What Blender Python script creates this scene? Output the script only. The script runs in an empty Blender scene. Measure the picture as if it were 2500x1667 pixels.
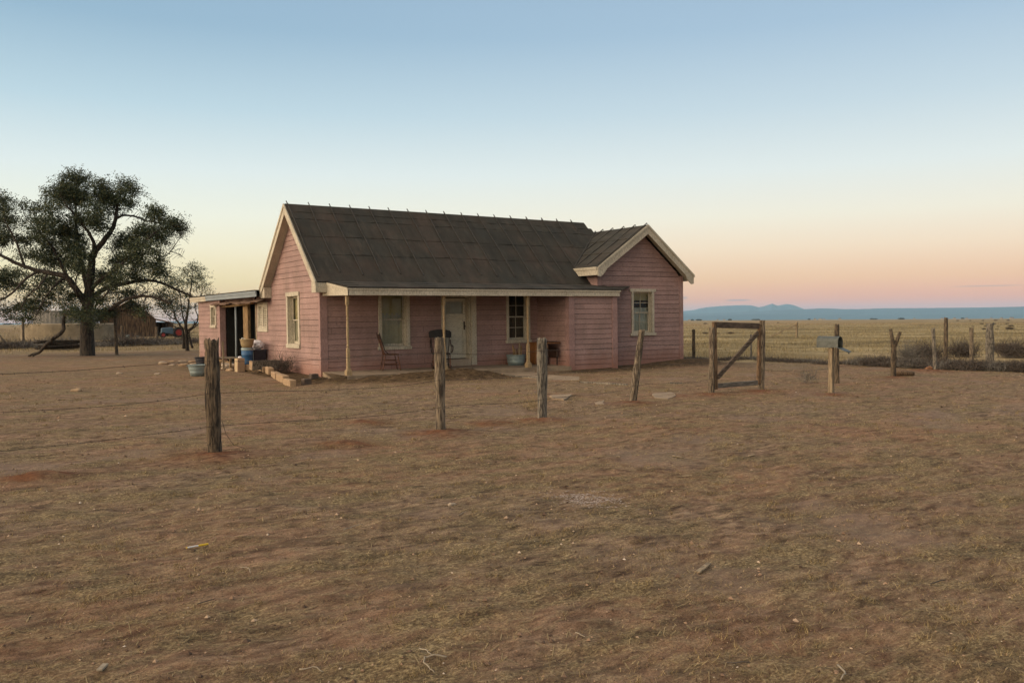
import bpy, bmesh, math, random
import numpy as np
from mathutils import Vector, Matrix
random.seed(7); RNG = np.random.default_rng(11)
C = bpy.context.scene.collection
SC = bpy.context.scene

# ------------------------------------------------------------------ camera
F_PX, PITCH, ROLL, YAW = 2098.78, -0.02343, -0.00606, 0.98030
CAM = np.array([-9.7385, -24.9567, 1.50])
TX = 0.00817                       # the old house leans: its floor rises to the right
FV = np.array([math.cos(YAW)*math.cos(PITCH), math.sin(YAW)*math.cos(PITCH), math.sin(PITCH)])
RV = np.array([math.sin(YAW), -math.cos(YAW), 0.0]); UV = np.cross(RV, FV)
R2 = RV*math.cos(ROLL)+UV*math.sin(ROLL); U2 = -RV*math.sin(ROLL)+UV*math.cos(ROLL)
cd = bpy.data.cameras.new('camera'); cam = bpy.data.objects.new('camera', cd); C.objects.link(cam)
cd.sensor_width = 36; cd.lens = F_PX/2500*36; cd.clip_start = 0.1; cd.clip_end = 60000
cam.matrix_world = Matrix(((R2[0], U2[0], -FV[0], CAM[0]), (R2[1], U2[1], -FV[1], CAM[1]), (R2[2], U2[2], -FV[2], CAM[2]), (0, 0, 0, 1)))
SC.camera = cam

def ray(u, v): return R2*(u-1250)/F_PX - U2*(v-833.5)/F_PX + FV
def at_z(u, v, z=-0.17):
    d = ray(u, v); return CAM + d*(z-CAM[2])/d[2]
def at_dist(u, v, dist):           # a point seen in direction (u, v) at horizontal distance dist
    d = ray(u, v); return CAM + d*dist/math.hypot(d[0], d[1])

# ------------------------------------------------------------------ world: dusk sky
def lin(r, g, b, k=1.0):
    f = lambda c: (c/255/12.92 if c/255 <= 0.04045 else ((c/255+0.055)/1.055)**2.4)*k
    return (f(r), f(g), f(b), 1)
W = bpy.data.worlds.new('World'); SC.world = W; W.use_nodes = True
nt = W.node_tree; nt.nodes.clear()
class N:
    """tiny helper to write node trees"""
    def __init__(s, nt): s.nt = nt
    def new(s, t, **k):
        n = s.nt.nodes.new(t)
        for a, b in k.items(): setattr(n, a, b)
        return n
    def link(s, a, b): s.nt.links.new(a, b)
    def m(s, op, a, b=None, c=None, clamp=False):
        n = s.nt.nodes.new('ShaderNodeMath'); n.operation = op; n.use_clamp = clamp
        for i, x in enumerate((a, b, c)):
            if x is None: continue
            if isinstance(x, (int, float)): n.inputs[i].default_value = x
            else: s.nt.links.new(x, n.inputs[i])
        return n.outputs[0]
    def ramp(s, fac, stops, interp='LINEAR'):
        n = s.nt.nodes.new('ShaderNodeValToRGB'); cr = n.color_ramp; cr.interpolation = interp
        while len(cr.elements) > 1: cr.elements.remove(cr.elements[-1])
        cr.elements[0].position = stops[0][0]; cr.elements[0].color = stops[0][1]
        for p, c in stops[1:]:
            e = cr.elements.new(p); e.color = c
        s.nt.links.new(fac, n.inputs[0]); return n.outputs[0]
    def mix(s, fac, a, b, mode='MIX'):
        n = s.nt.nodes.new('ShaderNodeMix'); n.data_type = 'RGBA'; n.blend_type = mode
        for i, x in ((0, fac), (6, a), (7, b)):
            if isinstance(x, (int, float)): n.inputs[i].default_value = x
            elif isinstance(x, tuple): n.inputs[i].default_value = x
            else: s.nt.links.new(x, n.inputs[i])
        return n.outputs[2]
w = N(nt)
tc = w.new('ShaderNodeTexCoord'); sx = w.new('ShaderNodeSeparateXYZ'); w.link(tc.outputs['Generated'], sx.inputs[0])
GLOW_AZ = math.radians(180)
zz = w.m('MAXIMUM', sx.outputs[2], 0.0)
hor = w.m('SQRT', w.m('MAXIMUM', w.m('SUBTRACT', 1.0, w.m('MULTIPLY', zz, zz)), 1e-4))
ca = w.m('DIVIDE', w.m('ADD', w.m('MULTIPLY', sx.outputs[0], math.cos(GLOW_AZ)), w.m('MULTIPLY', sx.outputs[1], math.sin(GLOW_AZ))), hor)
cool = w.ramp(zz, [(0, lin(232,176,192)), (.010, lin(246,180,182)), (.022, lin(255,178,150)), (.045, lin(255,204,162)), (.080, lin(255,230,200)),
                   (.115, lin(249,243,224)), (.165, lin(231,240,238)), (.23, lin(202,221,231)), (.31, lin(171,198,220)), (.42, lin(154,182,208)), (.7, lin(205,205,205)), (1, lin(240,230,215))])
warm = w.ramp(zz, [(0, lin(236,180,172)), (.010, lin(255,194,146)), (.025, lin(255,214,146)), (.045, lin(255,236,178)), (.08, lin(255,248,214)),
                   (.115, lin(248,250,232)), (.165, lin(229,241,240)), (.23, lin(192,218,230)), (.31, lin(154,187,210)), (.42, lin(144,174,203)), (.7, lin(205,205,205)), (1, lin(240,230,215))])
ss = w.new('ShaderNodeMapRange', interpolation_type='SMOOTHSTEP'); ss.inputs[1].default_value = -.93; ss.inputs[2].default_value = -.05
w.link(ca, ss.inputs[0])
sky = w.mix(ss.outputs[0], cool, warm)
# afterglow where the sun went down, to the left of and behind the camera
g1 = w.new('ShaderNodeMapRange', interpolation_type='SMOOTHSTEP'); g1.inputs[1].default_value = .10; g1.inputs[2].default_value = 1.0; w.link(ca, g1.inputs[0])
g2 = w.m('POWER', 2.718, w.m('MULTIPLY', zz, -1.7))
glow = w.m('MULTIPLY', g1.outputs[0], g2)
gl = w.mix(glow, (0, 0, 0, 1), (4.7, 3.45, 2.15, 1))
sky = w.mix(1.0, sky, gl, 'ADD')
# three small flat clouds low over the plain
def cloud(u, v, hw, hh, k):
    d = ray(u, v); d = d/np.linalg.norm(d); az = math.atan2(d[1], d[0])
    t = (math.sin(az), -math.cos(az))
    a = w.m('DIVIDE', w.m('ADD', w.m('MULTIPLY', sx.outputs[0], t[0]), w.m('MULTIPLY', sx.outputs[1], t[1])), hw)
    b = w.m('DIVIDE', w.m('SUBTRACT', sx.outputs[2], float(d[2])), hh)
    front = w.m('GREATER_THAN', w.m('ADD', w.m('MULTIPLY', sx.outputs[0], float(d[0])), w.m('MULTIPLY', sx.outputs[1], float(d[1]))), 0.0)
    e = w.m('POWER', 2.718, w.m('MULTIPLY', w.m('ADD', w.m('POWER', w.m('ABSOLUTE', a), 4.0), w.m('MULTIPLY', b, b)), -1.0))
    return w.m('MULTIPLY', w.m('MULTIPLY', e, front), k)
cl = w.m('ADD', w.m('ADD', cloud(1802, 733, .0125, .0009, .75), cloud(1668, 727, .005, .0014, .6)), cloud(2410, 698, .028, .0006, .45), clamp=True)
sky = w.mix(cl, sky, lin(160, 150, 172))
# the unseen sky behind the camera is dimmed to deepen the porch shade
dk = w.new('ShaderNodeMapRange', interpolation_type='SMOOTHSTEP'); dk.inputs[1].default_value = .15; dk.inputs[2].default_value = .95; dk.inputs[3].default_value = 1.0; dk.inputs[4].default_value = .52
w.link(w.m('MULTIPLY', sx.outputs[1], -1.0), dk.inputs[0])
vs_ = w.new('ShaderNodeVectorMath', operation='SCALE'); w.link(sky, vs_.inputs[0]); w.link(dk.outputs[0], vs_.inputs['Scale']); sky = vs_.outputs[0]
bg = w.new('ShaderNodeBackground'); w.link(sky, bg.inputs[0]); bg.inputs[1].default_value = 1.0
wo = w.new('ShaderNodeOutputWorld'); w.link(bg.outputs[0], wo.inputs[0])
# the soft last light from just below the western horizon
sd = bpy.data.lights.new('sun', 'SUN'); so = bpy.data.objects.new('sun', sd); C.objects.link(so)
sd.energy = 1.0; sd.angle = math.radians(28); sd.color = (1.0, .74, .48)
el = math.radians(11); az = math.radians(166)
so.rotation_euler = Vector((math.cos(el)*math.cos(az), math.cos(el)*math.sin(az), math.sin(el))).to_track_quat('Z', 'Y').to_euler()
so.location = (-30, 0, 30)
SC.view_settings.view_transform = 'Standard'; SC.view_settings.look = 'None'; SC.view_settings.gamma = 1
SC.view_settings.exposure = 0.0; SC.view_settings.use_curve_mapping = False
SC.cycles.max_bounces = 6; SC.cycles.volume_bounces = 1

# ------------------------------------------------------------------ noise
_P = RNG.permutation(512); _G = RNG.normal(size=(512, 2)); _G /= np.linalg.norm(_G, axis=1)[:, None]
def perlin(x, y, seed=0):
    x = np.asarray(x, float)+seed*17.37; y = np.asarray(y, float)-seed*9.13
    xi = np.floor(x).astype(int); yi = np.floor(y).astype(int); xf = x-xi; yf = y-yi
    u = xf**3*(xf*(xf*6-15)+10); v = yf**3*(yf*(yf*6-15)+10)
    def g(ix, iy, dx, dy):
        h = _P[(_P[ix & 511]+iy) & 511]; return _G[h, 0]*dx+_G[h, 1]*dy
    a = g(xi, yi, xf, yf); b = g(xi+1, yi, xf-1, yf); c = g(xi, yi+1, xf, yf-1); d = g(xi+1, yi+1, xf-1, yf-1)
    return (a*(1-u)+b*u)*(1-v)+(c*(1-u)+d*u)*v
def fbm(x, y, o=4, seed=0):
    s = 0; a = 1
    for i in range(o): s = s+a*perlin(x*2**i, y*2**i, seed+i*3); a *= .5
    return s
GA, GB = math.cos(.25), math.sin(.25)
def mounds():
    L = []
    for (u, v, r, h) in ((493*1.063, 1112, .42, .05), (1012*1.063, 1054, .38, .045), (1245*1.063, 1024, .36, .04), (1451*1.063, 986, .42, .045),
                         (1634*1.063, 962, .3, .03), (1749*1.063, 955, .4, .04), (1909*1.063, 963, .35, .03), (2051*1.063, 922, .4, .04),
                         (850, 1083, .35, .05), (60, 1168, .3, .05), (125, 1160, .26, .045), (900, 1030, .3, .04), (1200, 1030, .35, .03), (2148*1.063, 907, .45, .05), (2250, 905, .5, .04), (1640, 965, .3, .03)):
        p = at_z(u, v); L.append((p[0], p[1], r, h, 1))
    for (x, y, r, h) in ((.5, -2.5, .55, .12), (1.5, -2.75, .7, .17), (2.5, -2.85, .75, .22), (3.5, -2.85, .75, .24), (4.4, -2.6, .5, .10), (-.15, -1.5, .45, .12), (-.5, -.7, .3, .08),
                         (8.5, -2.4, .55, .06), (9.5, -2.4, .55, .06), (11.2, -1.8, .6, .06), (12.5, -1.5, .7, .10), (13.6, -1.5, .8, .17), (14.7, -1.6, .75, .18),
                         (-1.2, 8.5, .5, .1), (-1.0, 7.2, .35, .08)):
        L.append((x, y, r, h, 2))
    return L
MOUNDS = mounds()
def hgt(x, y):
    x = np.asarray(x, float); y = np.asarray(y, float)
    r = np.hypot(x-CAM[0], y-CAM[1])
    near = np.clip((70-r)/60, 0, 1)
    h = -0.17 + .055*perlin(x/5.5, y/5.5, 1)*near + .03*perlin(x/1.7, y/1.7, 2)*near
    a = x*GA-y*GB; b = x*GB+y*GA
    f = np.clip((40-r)/30, 0, 1)
    h = h + f*(.034*perlin(a/.62, b/.26, 3) + .022*perlin(a/.24, b/.12, 4) + .010*perlin(a/.1, b/.06, 5))
    h = h + .4*perlin(x/90, y/90, 6)*np.clip((r-70)/200, 0, 1)*np.clip((900-r)/600, 0, 1)
    # hollow in front of the planting bed, level ground under the house
    h = h - .12*np.exp(-(((x+2.0)/1.6)**2+((y+1.4)/2.2)**2))
    inside = (x > -.9) & (x < 0) & (y > -.5) & (y < 5)
    h = np.where(inside, h+.05, h)
    for (mx, my, mr, mh, k) in MOUNDS:
        d2 = ((x-mx)**2+(y-my)**2)/mr**2
        h = h + mh*np.exp(-d2*1.2)*(1+.5*perlin(x/.2, y/.2, 8)*f)
    return h
def gz(x, y): return float(hgt(np.array([x]), np.array([y]))[0])

# ------------------------------------------------------------------ materials
def mat(name, build=None, **k):
    m = bpy.data.materials.new(name); m.use_nodes = True
    n = N(m.node_tree); b = m.node_tree.nodes['Principled BSDF']
    if build: build(n, b)
    for a, v in k.items():
        b.inputs[a].default_value = v
    return m
def tex(n, kind, scale, sx=(1, 1, 1), coord='Object', detail=5, rough=.55, rot=(0, 0, 0)):
    t = n.new('ShaderNodeTexCoord'); mp = n.new('ShaderNodeMapping'); mp.inputs['Scale'].default_value = sx; mp.inputs['Rotation'].default_value = rot
    n.link(t.outputs[coord], mp.inputs[0])
    if kind == 'noise':
        x = n.new('ShaderNodeTexNoise'); x.inputs['Scale'].default_value = scale; x.inputs['Detail'].default_value = detail; x.inputs['Roughness'].default_value = rough
    elif kind == 'voronoi':
        x = n.new('ShaderNodeTexVoronoi'); x.inputs['Scale'].default_value = scale
    n.link(mp.outputs[0], x.inputs['Vector']); return x.outputs[0]
def g3(v): return (v, v, v, 1)
def bump(n, b, h, strength=.4, dist=.02):
    x = n.new('ShaderNodeBump'); x.inputs['Strength'].default_value = strength; x.inputs['Distance'].default_value = dist
    n.link(h, x.inputs['Height']); n.link(x.outputs[0], b.inputs['Normal'])
def paint(c1, c2, wood=(.12, .08, .055, 1), wear=.62, rough=.75, dirt=None, streak=(1.2, 1.2, 14)):
    def f(n, b):
        a = n.ramp(tex(n, 'noise', 1.3, (1, 1, 1)), [(.32, c1), (.68, c2)])
        s = n.ramp(tex(n, 'noise', 9, streak, detail=6), [(.38, g3(.70)), (.60, g3(1.10))])
        col = n.mix(1.0, a, s, 'MULTIPLY')
        chips = n.ramp(tex(n, 'noise', 14, (1, 1, 2.6), detail=7, rough=.7), [(wear, g3(0)), (wear+.035, g3(1))])
        col = n.mix(chips, col, wood)
        if dirt:
            tb_ = n.new('ShaderNodeTexCoord'); sb = n.new('ShaderNodeSeparateXYZ'); n.link(tb_.outputs['Object'], sb.inputs[0]); cb = n.new('ShaderNodeCombineXYZ')
            n.link(n.m('FLOOR', n.m('DIVIDE', n.m('ADD', sb.outputs[2], .0713), .1735)), cb.inputs[0]); n.link(n.m('FLOOR', n.m('DIVIDE', n.m('ADD', sb.outputs[0], sb.outputs[1]), 2.3)), cb.inputs[1])
            wb = n.new('ShaderNodeTexWhiteNoise'); wb.noise_dimensions = '2D'; n.link(cb.outputs[0], wb.inputs['Vector'])
            col = n.mix(1.0, col, n.ramp(wb.outputs['Value'], [(0, g3(.88)), (1, g3(1.07))]), 'MULTIPLY')
            stain = n.ramp(tex(n, 'noise', 1.1, (1, 1, .5), detail=7, rough=.65), [(.52, g3(0)), (.70, g3(.55))]); col = n.mix(stain, col, (.20, .135, .11, 1))
            t = n.new('ShaderNodeTexCoord'); s3 = n.new('ShaderNodeSeparateXYZ'); n.link(t.outputs['Object'], s3.inputs[0])
            hh = n.m('ADD', s3.outputs[2], n.m('MULTIPLY', n.m('SUBTRACT', tex(n, 'noise', 2.6), .5), .7))
            mr = n.new('ShaderNodeMapRange'); mr.inputs[1].default_value = .45; mr.inputs[2].default_value = -.25; n.link(hh, mr.inputs[0])
            col = n.mix(n.m('MULTIPLY', mr.outputs[0], .8), col, dirt)
        n.link(col, b.inputs['Base Color']); b.inputs['Roughness'].default_value = rough
        bump(n, b, tex(n, 'noise', 22, (1, 1, 7), detail=6), .25, .008)
    return f
def woodm(c1, c2, axis=2, scale=7, rough=.85, k=9, b_=.6):
    def f(n, b):
        s = [k, k, k]; s[axis] = 1
        t = tex(n, 'noise', scale, tuple(s), detail=7, rough=.65)
        col = n.ramp(t, [(.43, c1), (.50, tuple((p+q)/2 for p, q in zip(c1, c2))), (.59, c2)])
        col = n.mix(.55, col, n.ramp(tex(n, 'noise', 1.7), [(.3, g3(.45)), (.7, g3(1.25))]), 'MULTIPLY')
        n.link(col, b.inputs['Base Color']); b.inputs['Roughness'].default_value = rough
        bump(n, b, t, b_, .035)
    return f
def plainm(c1, c2, scale=5, rough=.8, bs=.3, metallic=0, d=.01):
    def f(n, b):
        t = tex(n, 'noise', scale, detail=7, rough=.65)
        n.link(n.ramp(t, [(.32, c1), (.68, c2)]), b.inputs['Base Color']); b.inputs['Roughness'].default_value = rough; b.inputs['Metallic'].default_value = metallic
        bump(n, b, t, bs, d)
    return f
M = {}
DIRT = (.20, .11, .07, 1)
M['pink'] = mat('pink_paint', paint((.295, .19, .172, 1), (.385, .248, .225, 1), wear=.665, dirt=(.27, .12, .08, 1)))
M['pinktrim'] = mat('pink_trim_paint', paint((.325, .203, .188, 1), (.375, .237, .218, 1), wear=.76, streak=(8, 8, 1), dirt=(.27, .12, .08, 1)))
M['cream'] = mat('cream_paint', paint((.44, .395, .305, 1), (.55, .50, .40, 1), (.17, .13, .09, 1), wear=.63, streak=(5, 5, 1.5)))
M['creamdoor'] = mat('door_paint', paint((.56, .52, .42, 1), (.64, .60, .49, 1), (.2, .15, .1, 1), wear=.72))
M['bluegrey'] = mat('grey_blue_paint', paint((.20, .24, .27, 1), (.27, .31, .34, 1), (.15, .12, .1, 1), wear=.7))
def roof(n, b):
    t = tex(n, 'noise', .8, detail=6, rough=.6)
    col = n.ramp(t, [(.34, (.033, .034, .031, 1)), (.5, (.042, .039, .033, 1)), (.66, (.057, .045, .037, 1))])
    col = n.mix(1.0, col, n.ramp(tex(n, 'noise', 4, (1, .35, .35), detail=6), [(.3, g3(.78)), (.7, g3(1.2))]), 'MULTIPLY')
    col = n.mix(1.0, col, n.ramp(tex(n, 'noise', 60), [(.3, g3(.75)), (.7, g3(1.25))]), 'MULTIPLY')
    t2 = n.new('ShaderNodeTexCoord'); s3 = n.new('ShaderNodeSeparateXYZ'); n.link(t2.outputs['Object'], s3.inputs[0]); cv = n.new('ShaderNodeCombineXYZ')
    n.link(n.m('FLOOR', n.m('DIVIDE', n.m('ADD', s3.outputs[0], .2), .725)), cv.inputs[0]); n.link(n.m('FLOOR', n.m('DIVIDE', n.m('SUBTRACT', 5.34, s3.outputs[2]), .60)), cv.inputs[1])
    wn = n.new('ShaderNodeTexWhiteNoise'); wn.noise_dimensions = '2D'; n.link(cv.outputs[0], wn.inputs['Vector'])
    col = n.mix(1.0, col, n.ramp(wn.outputs['Value'], [(0, g3(.91)), (1, g3(1.09))]), 'MULTIPLY')
    stn = n.ramp(tex(n, 'noise', 2.2, (1, .3, .3), detail=8, rough=.7), [(.56, g3(0)), (.68, g3(.35))]); col = n.mix(stn, col, (.11, .085, .068, 1))
    n.link(col, b.inputs['Base Color']); b.inputs['Roughness'].default_value = .92
    b.inputs['Specular IOR Level'].default_value = .25
    bump(n, b, tex(n, 'noise', 30, detail=4), .25, .01)
M['roof'] = mat('tar_paper', roof)
M['roofdark'] = mat('tar_batten', plainm((.020, .02, .018, 1), (.05, .045, .04, 1), 8, .85))
M['postpaint'] = mat('porch_post_paint', paint((.30, .21, .11, 1), (.39, .29, .165, 1), (.13, .09, .05, 1), wear=.60, streak=(6, 6, 1.2)))
M['slab'] = mat('old_concrete', plainm((.16, .115, .075, 1), (.33, .25, .17, 1), 2.5, .95, .4))
M['stone'] = mat('pale_stone', plainm((.30, .24, .18, 1), (.42, .34, .26, 1), 3.5, .95, .5))
M['logs'] = mat('weathered_post', woodm((.055, .040, .028, 1), (.27, .215, .15, 1), 2, 5.5, k=8, b_=1.0))
M['logd'] = mat('dark_weathered_post', woodm((.030, .022, .015, 1), (.17, .125, .08, 1), 2, 5, k=8, b_=1.0))
M['logg'] = mat('grey_weathered_post', woodm((.05, .045, .04, 1), (.30, .265, .21, 1), 2, 6, k=9, b_=1.0))
M['gatewood'] = mat('gate_timber', woodm((.06, .035, .018, 1), (.25, .155, .085, 1), 2, 5, k=8))
M['railg'] = mat('grey_rail_timber', woodm((.09, .08, .068, 1), (.21, .19, .165, 1), 0, 5, k=8))
M['gaterail'] = mat('gate_rail_timber', woodm((.05, .036, .026, 1), (.15, .11, .08, 1), 0, 5, k=8))
M['boxpost'] = mat('pale_lumber', woodm((.18, .135, .085, 1), (.34, .265, .17, 1), 2, 4, k=7, b_=.3))
M['wire'] = mat('rusty_wire', plainm((.035, .025, .02, 1), (.07, .05, .04, 1), 30, .8))
M['galv'] = mat('galvanised_steel', plainm((.20, .26, .27, 1), (.30, .37, .375, 1), 9, .5, .1, .35))
M['mailm'] = mat('mailbox_metal', plainm((.05, .058, .054, 1), (.095, .105, .098, 1), 12, .5, .1, .3))
M['dark'] = mat('dark_interior', plainm((.006, .005, .004, 1), (.012, .01, .008, 1), 3, .9))  # near black puts the shade of rooms, entry recess and board gaps into colour
M['brown'] = mat('brown_varnish', woodm((.055, .018, .007, 1), (.14, .05, .018, 1), 2, 6, .5, k=6, b_=.2))
M['dbrown'] = mat('dark_varnish', woodm((.016, .008, .005, 1), (.045, .02, .012, 1), 2, 6, .45, k=6, b_=.2))
M['leather'] = mat('black_leather', plainm((.008, .007, .008, 1), (.016, .014, .014, 1), 20, .75))
M['desk'] = mat('amber_varnish', woodm((.16, .065, .02, 1), (.30, .13, .04, 1), 2, 5, .5, k=6, b_=.2))
M['brick'] = mat('pale_brick', plainm((.25, .17, .10, 1), (.42, .29, .175, 1), 6, .9, .5))
M['brickd'] = mat('dark_brick', plainm((.07, .05, .04, 1), (.13, .09, .065, 1), 6, .9, .5))
M['carton'] = mat('cardboard', plainm((.34, .235, .15, 1), (.42, .30, .20, 1), 5, .9, .1))
M['blue'] = mat('blue_paint', plainm((.012, .06, .17, 1), (.03, .12, .25, 1), 6, .5, .2))
M['bluelid'] = mat('black_plastic', plainm((.012, .015, .025, 1), (.025, .03, .045, 1), 6, .4, .1))
M['wicker'] = mat('straw_weave', plainm((.26, .19, .10, 1), (.42, .32, .18, 1), 40, .9, .6))
M['white'] = mat('white_plastic_bag', plainm((.62, .60, .64, 1), (.8, .78, .82, 1), 9, .5, .6))
M['plank'] = mat('raw_plank', woodm((.16, .095, .04, 1), (.38, .25, .12, 1), 2, 5, k=7))
M['trim'] = mat('pale_trim', woodm((.28, .21, .13, 1), (.46, .37, .26, 1), 2, 5, k=7, b_=.3))
M['lace'] = mat('lace_curtain', plainm((.62, .64, .60, 1), (.80, .82, .78, 1), 7, .9, .4))
M['shade'] = mat('roller_shade', plainm((.62, .54, .30, 1), (.72, .64, .40, 1), 3, .9, .1))
M['darkcloth'] = mat('dim_cloth', plainm((.045, .04, .03, 1), (.075, .065, .05, 1), 5, .9, .3))
M['cloth'] = mat('pale_cloth', plainm((.50, .47, .38, 1), (.62, .58, .47, 1), 6, .9, .4))
M['soil'] = mat('dark_soil', plainm((.06, .035, .022, 1), (.13, .075, .045, 1), 18, .95, .8))
M['twig'] = mat('dead_twig', plainm((.045, .036, .03, 1), (.10, .08, .065, 1), 12, .9))
M['twigg'] = mat('grey_twig', plainm((.085, .08, .072, 1), (.17, .155, .135, 1), 12, .9))
M['twigy'] = mat('straw_twig', plainm((.22, .16, .08, 1), (.34, .26, .14, 1), 12, .9))
M['bleach'] = mat('bleached_stick', plainm((.20, .165, .125, 1), (.33, .28, .21, 1), 20, .9))
M['bark'] = mat('elm_bark', woodm((.012, .009, .007, 1), (.065, .048, .034, 1), 2, 3.5, k=5, b_=1.0))
def leafm(n, b):
    oi = n.new('ShaderNodeNewGeometry')
    col = n.ramp(oi.outputs['Random Per Island'], [(0, (.012, .024, .010, 1)), (.5, (.032, .054, .021, 1)), (.85, (.075, .092, .034, 1)), (1, (.14, .125, .045, 1))])
    n.link(col, b.inputs['Base Color']); b.inputs['Roughness'].default_value = .7
M['leaf'] = mat('elm_leaf', leafm)
def barnm(n, b):
    t = tex(n, 'noise', 3, (2.5, 2.5, .35), detail=6)
    n.link(n.ramp(t, [(.38, (.022, .014, .009, 1)), (.52, (.075, .045, .024, 1)), (.66, (.15, .095, .05, 1))]), b.inputs['Base Color']); b.inputs['Roughness'].default_value = .9
M['barn'] = mat('barn_boards', barnm)
M['tank'] = mat('tan_masonry', plainm((.15, .12, .08, 1), (.29, .235, .155, 1), .9, .95, .5))
M['tin'] = mat('old_tin', plainm((.10, .10, .095, 1), (.20, .19, .17, 1), 1.2, .7, .3, .2))
M['rusttin'] = mat('rusty_tin', plainm((.10, .055, .035, 1), (.19, .12, .08, 1), 3, .85, .5))
M['tyre'] = mat('tyre_rubber', plainm((.012, .012, .012, 1), (.022, .02, .02, 1), 8, .9))
M['red'] = mat('red_rim', plainm((.22, .014, .012, 1), (.32, .03, .02, 1), 8, .6))
M['tracblue'] = mat('faded_blue_paint', plainm((.05, .09, .13, 1), (.10, .16, .21, 1), 8, .6))
M['yellow'] = mat('yellow_plastic', None, **{'Base Color': (.62, .42, .02, 1), 'Roughness': .5})
M['whiteplastic'] = mat('white_plastic', None, **{'Base Color': (.6, .6, .62, 1), 'Roughness': .5})
def glassm():
    m = bpy.data.materials.new('window_glass'); m.use_nodes = True; t = m.node_tree; t.nodes.clear(); n = N(t)
    fr = n.new('ShaderNodeFresnel'); fr.inputs[0].default_value = 1.5
    gl = n.new('ShaderNodeBsdfGlossy'); gl.inputs['Roughness'].default_value = .06; gl.inputs['Color'].default_value = (.85, .87, .88, 1)
    tr = n.new('ShaderNodeBsdfTransparent'); tr.inputs[0].default_value = (.70, .72, .68, 1)
    mx = n.new('ShaderNodeMixShader'); n.link(n.m('MULTIPLY', fr.outputs[0], .8, clamp=True), mx.inputs[0]); n.link(tr.outputs[0], mx.inputs[1]); n.link(gl.outputs[0], mx.inputs[2])
    o = n.new('ShaderNodeOutputMaterial'); n.link(mx.outputs[0], o.inputs[0]); return m
M['glass'] = glassm()

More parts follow.
